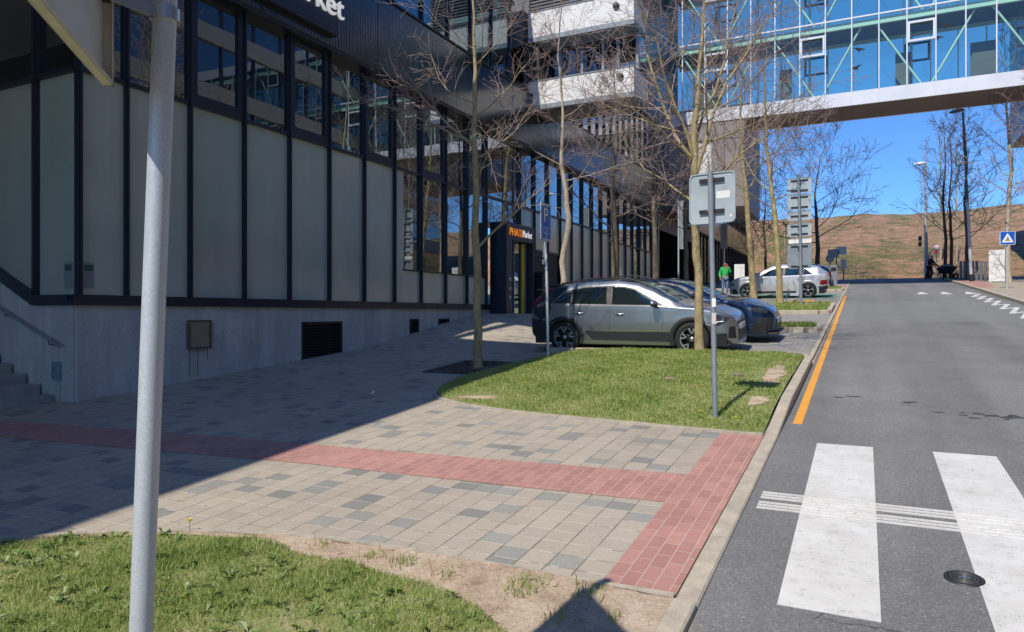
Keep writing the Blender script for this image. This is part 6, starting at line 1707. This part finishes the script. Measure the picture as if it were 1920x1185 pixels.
def person(label, loc, rz, pose, jacket, trousers, hairm, skinm, shoem):
    t = thing('person', label, 'person', loc, rz)
    J = pose
    body = {k: J[k] for k in ('pelvis', 'chest', 'neck', 'head', 'crown')}
    e = [('pelvis', 'chest'), ('chest', 'neck'), ('neck', 'head'), ('head', 'crown')]
    for s in 'lr':
        for k in ('sho', 'elb', 'wri', 'palm'): body[k + s] = J[k + s]
        e += [('chest', 'sho' + s), ('sho' + s, 'elb' + s), ('elb' + s, 'wri' + s), ('wri' + s, 'palm' + s)]
        for k in ('hip', 'kne', 'ank', 'toe'): body[k + s] = J[k + s]
        e += [('pelvis', 'hip' + s), ('hip' + s, 'kne' + s), ('kne' + s, 'ank' + s), ('ank' + s, 'toe' + s)]
        pm = Vector(J['palm' + s][0]); wr_ = Vector(J['wri' + s][0]); d = (pm - wr_).normalized(); sd = d.cross(Vector((0, 1, 0.2))).normalized()
        for k in range(5):
            off = (k - 2) * .019; ln = (.055, .068, .075, .07, .055)[k]
            if k == 0: a = wr_ + d * .03 + sd * -.035; b = a + d * .04 - sd * .02
            else: a = pm + sd * off; b = a + d * ln + Vector((0, -.012, -.008))
            body['f%d%s' % (k, s)] = (tuple(a), .009); body['g%d%s' % (k, s)] = (tuple(b), .008)
            e += [('palm' + s, 'f%d%s' % (k, s)), ('f%d%s' % (k, s), 'g%d%s' % (k, s))]
    b = skin('body', body, e, skinm, t)
    up = lambda k, m: (J[k][0], tuple(v * m for v in (J[k][1] if isinstance(J[k][1], tuple) else (J[k][1],) * 2)))
    jk = {'pelvis': up('pelvis', 1.18), 'chest': up('chest', 1.14), 'neck': (J['neck'][0], (.07, .07))}
    je = [('pelvis', 'chest'), ('chest', 'neck')]
    for s in 'lr':
        jk['sho' + s] = up('sho' + s, 1.3); jk['elb' + s] = up('elb' + s, 1.35); jk['wri' + s] = up('wri' + s, 1.5)
        je += [('chest', 'sho' + s), ('sho' + s, 'elb' + s), ('elb' + s, 'wri' + s)]
    skin('jacket', jk, je, jacket, b)
    tr = {'pelvis': up('pelvis', 1.06)}; te = []
    for s in 'lr':
        tr['hip' + s] = up('hip' + s, 1.12); tr['kne' + s] = up('kne' + s, 1.2); tr['ank' + s] = up('ank' + s, 1.55)
        te += [('pelvis', 'hip' + s), ('hip' + s, 'kne' + s), ('kne' + s, 'ank' + s)]
    skin('trousers', tr, te, trousers, b)
    for s in 'lr':
        a = Vector(J['ank' + s][0]); q = Vector(J['toe' + s][0])
        skin('shoe', {'a': ((a.x, a.y + .02, .05), (.05, .05)), 'b': ((q.x, q.y, .035), (.045, .035))}, [('a', 'b')], shoem, b)
    h = Vector(J['head'][0])
    skin('hair', {'a': (tuple(h + Vector((0, .022, .055))), (.1, .1)), 'b': (tuple(h + Vector((0, .015, .085))), (.085, .085))}, [('a', 'b')], hairm, b)
    mb = MB(); mb.add([h + Vector((-.014, -.088, -.01)), h + Vector((.014, -.088, -.01)), h + Vector((0, -.118, -.015)), h + Vector((0, -.088, .035))], [(0, 1, 2), (0, 2, 3), (1, 3, 2)]); mb.build('nose', skinm, b)
    for s in (-1, 1):
        mb = MB(); mb.lathe([(0, -.004), (.012, 0), (0, .004)], h + Vector((s * .032, -.094, .022)), 'y', 10); mb.build('eye', BLACK, b)
        mb = MB(); mb.lathe([(0, -.01), (.028, 0), (0, .01)], h + Vector((s * .093, .005, .0)), 'x', 10); mb.build('ear', skinm, b)
    mb = MB(); mb.box(h.x - .026, h.x + .026, h.y - .096, h.y - .088, h.z - .052, h.z - .043); mb.build('mouth', simple('lips', (.3, .12, .1), .6), b)
    return t
SKIN = simple('skin_tone', (.42, .23, .16), .5)
base_pose = dict(pelvis=((0, 0, .96), (.15, .11)), chest=((0, 0, 1.32), (.17, .12)), neck=((0, -.01, 1.50), (.06, .06)), head=((0, -.025, 1.63), (.085, .10)), crown=((0, -.015, 1.70), (.075, .085)))
def limbs(d):
    r = dict(base_pose); r.update(d); return r
pose1 = limbs(dict(shol=((.19, 0, 1.42), .065), elbl=((.27, -.10, 1.17), .05), wril=((.12, -.20, 1.45), .036), palml=((.085, -.17, 1.54), (.04, .022)),
    shor=((-.19, 0, 1.42), .065), elbr=((-.27, .02, 1.14), .05), wrir=((-.25, -.10, .92), .036), palmr=((-.24, -.12, .84), (.04, .022)),
    hipl=((.10, 0, .88), .095), knel=((.11, -.02, .49), .065), ankl=((.11, .02, .09), .045), toel=((.13, -.13, .04), .04),
    hipr=((-.10, 0, .88), .095), kner=((-.11, -.02, .49), .065), ankr=((-.12, .02, .09), .045), toer=((-.14, -.13, .04), .04)))
pg = person('person in green jacket, jeans and cap with one hand raised, beside the silver SUV', (-6.55, 38.2, plane(0, 38.2)), R(15), pose1, simple('green_jacket', (.03, .52, .12), .6, var=.15, vscale=9), simple('blue_jeans', (.12, .20, .34), .8, var=.2, vscale=14), BLACK, SKIN, BLACK)
tc_ = thing('phone', 'small red phone held to the face of the person in green', 'phone', pg.location)
tc_.rotation_euler = pg.rotation_euler
mb = MB(); mb.box(.05, .125, -.205, -.195, 1.50, 1.64); mb.build('case', REDS, tc_, .004)
pose2 = limbs(dict(pelvis=((0, 0, .95), (.15, .11)), chest=((0, -.1, 1.30), (.18, .13)), neck=((0, -.14, 1.46), (.06, .06)), head=((0, -.17, 1.57), (.085, .10)), crown=((0, -.17, 1.64), (.075, .085)),
    shol=((.20, -.1, 1.38), .065), elbl=((.27, -.22, 1.12), .05), wril=((.30, -.48, .92), .036), palml=((.30, -.56, .87), (.04, .022)),
    shor=((-.20, -.1, 1.38), .065), elbr=((-.27, -.22, 1.12), .05), wrir=((-.30, -.48, .92), .036), palmr=((-.30, -.56, .87), (.04, .022)),
    hipl=((.10, 0, .88), .10), knel=((.12, -.14, .50), .068), ankl=((.12, .02, .09), .045), toel=((.13, -.13, .04), .04),
    hipr=((-.10, 0, .88), .10), kner=((-.12, .02, .50), .068), ankr=((-.12, .22, .10), .045), toer=((-.13, .09, .04), .04)))
DN = simple('dark_navy_cloth', (.012, .016, .024), .8)
a_w = R(62)
person('person in dark clothes pushing a loaded wheelbarrow in the shade at the far junction', (4.05, 56.5, plane(0, 56.5)), a_w, pose2, DN, simple('black_trousers', (.01, .011, .014), .8), BLACK, SKIN, BLACK)
w = thing('wheelbarrow', 'dark wheelbarrow heaped with grey rubble pushed at the far junction', 'wheelbarrow', (4.05, 56.5, plane(0, 56.5)), a_w)
mb = MB(); v0 = [(-.30, -.75, .38), (.30, -.75, .38), (.28, -1.35, .38), (-.28, -1.35, .38), (-.44, -.62, .78), (.44, -.62, .78), (.42, -1.62, .85), (-.42, -1.62, .85)]
mb.add(v0, [(0, 1, 2, 3), (0, 1, 5, 4), (1, 2, 6, 5), (2, 3, 7, 6), (3, 0, 4, 7)]); mb.build('tray', BLACK, w)
for s in (-1, 1):
    mb = MB(); mb.tube([(s * .30, -.45, .88), (s * .30, -.8, .62), (s * .24, -1.3, .36), (s * .08, -1.66, .2)], .02, 8); mb.build('handle_bar', BLACK, w)
    mb = MB(); mb.tube([(s * .26, -.85, .42), (s * .28, -.78, .0)], .018, 8); mb.build('leg', BLACK, w)
mb = MB(); mb.lathe([(.10, -.04), (.2, -.035), (.2, .035), (.10, .04), (.10, -.04)], (0, -1.66, .2), 'x', 24); mb.build('wheel', RUBBER, w)
mb = MB(); rng = random.Random(5); us_ = np.linspace(-.4, .4, 9); vs2 = np.linspace(-1.55, -.66, 9)
mb.grid(lambda x, y: (x, y, .78 + .26 * max(0, 1 - (x / .44) ** 2) * max(0, 1 - ((y + 1.1) / .5) ** 2) + .03 * math.sin(x * 40 + y * 31)), list(us_), list(vs2), smooth=False)
o = mb.build('rubble_heap', simple('grey_rubble', (.16, .16, .17), .9, var=.3, vscale=30)); o.location = w.location; o.rotation_euler = w.rotation_euler; tag(o, 'heap of grey rubble lying in the wheelbarrow', 'rubble')
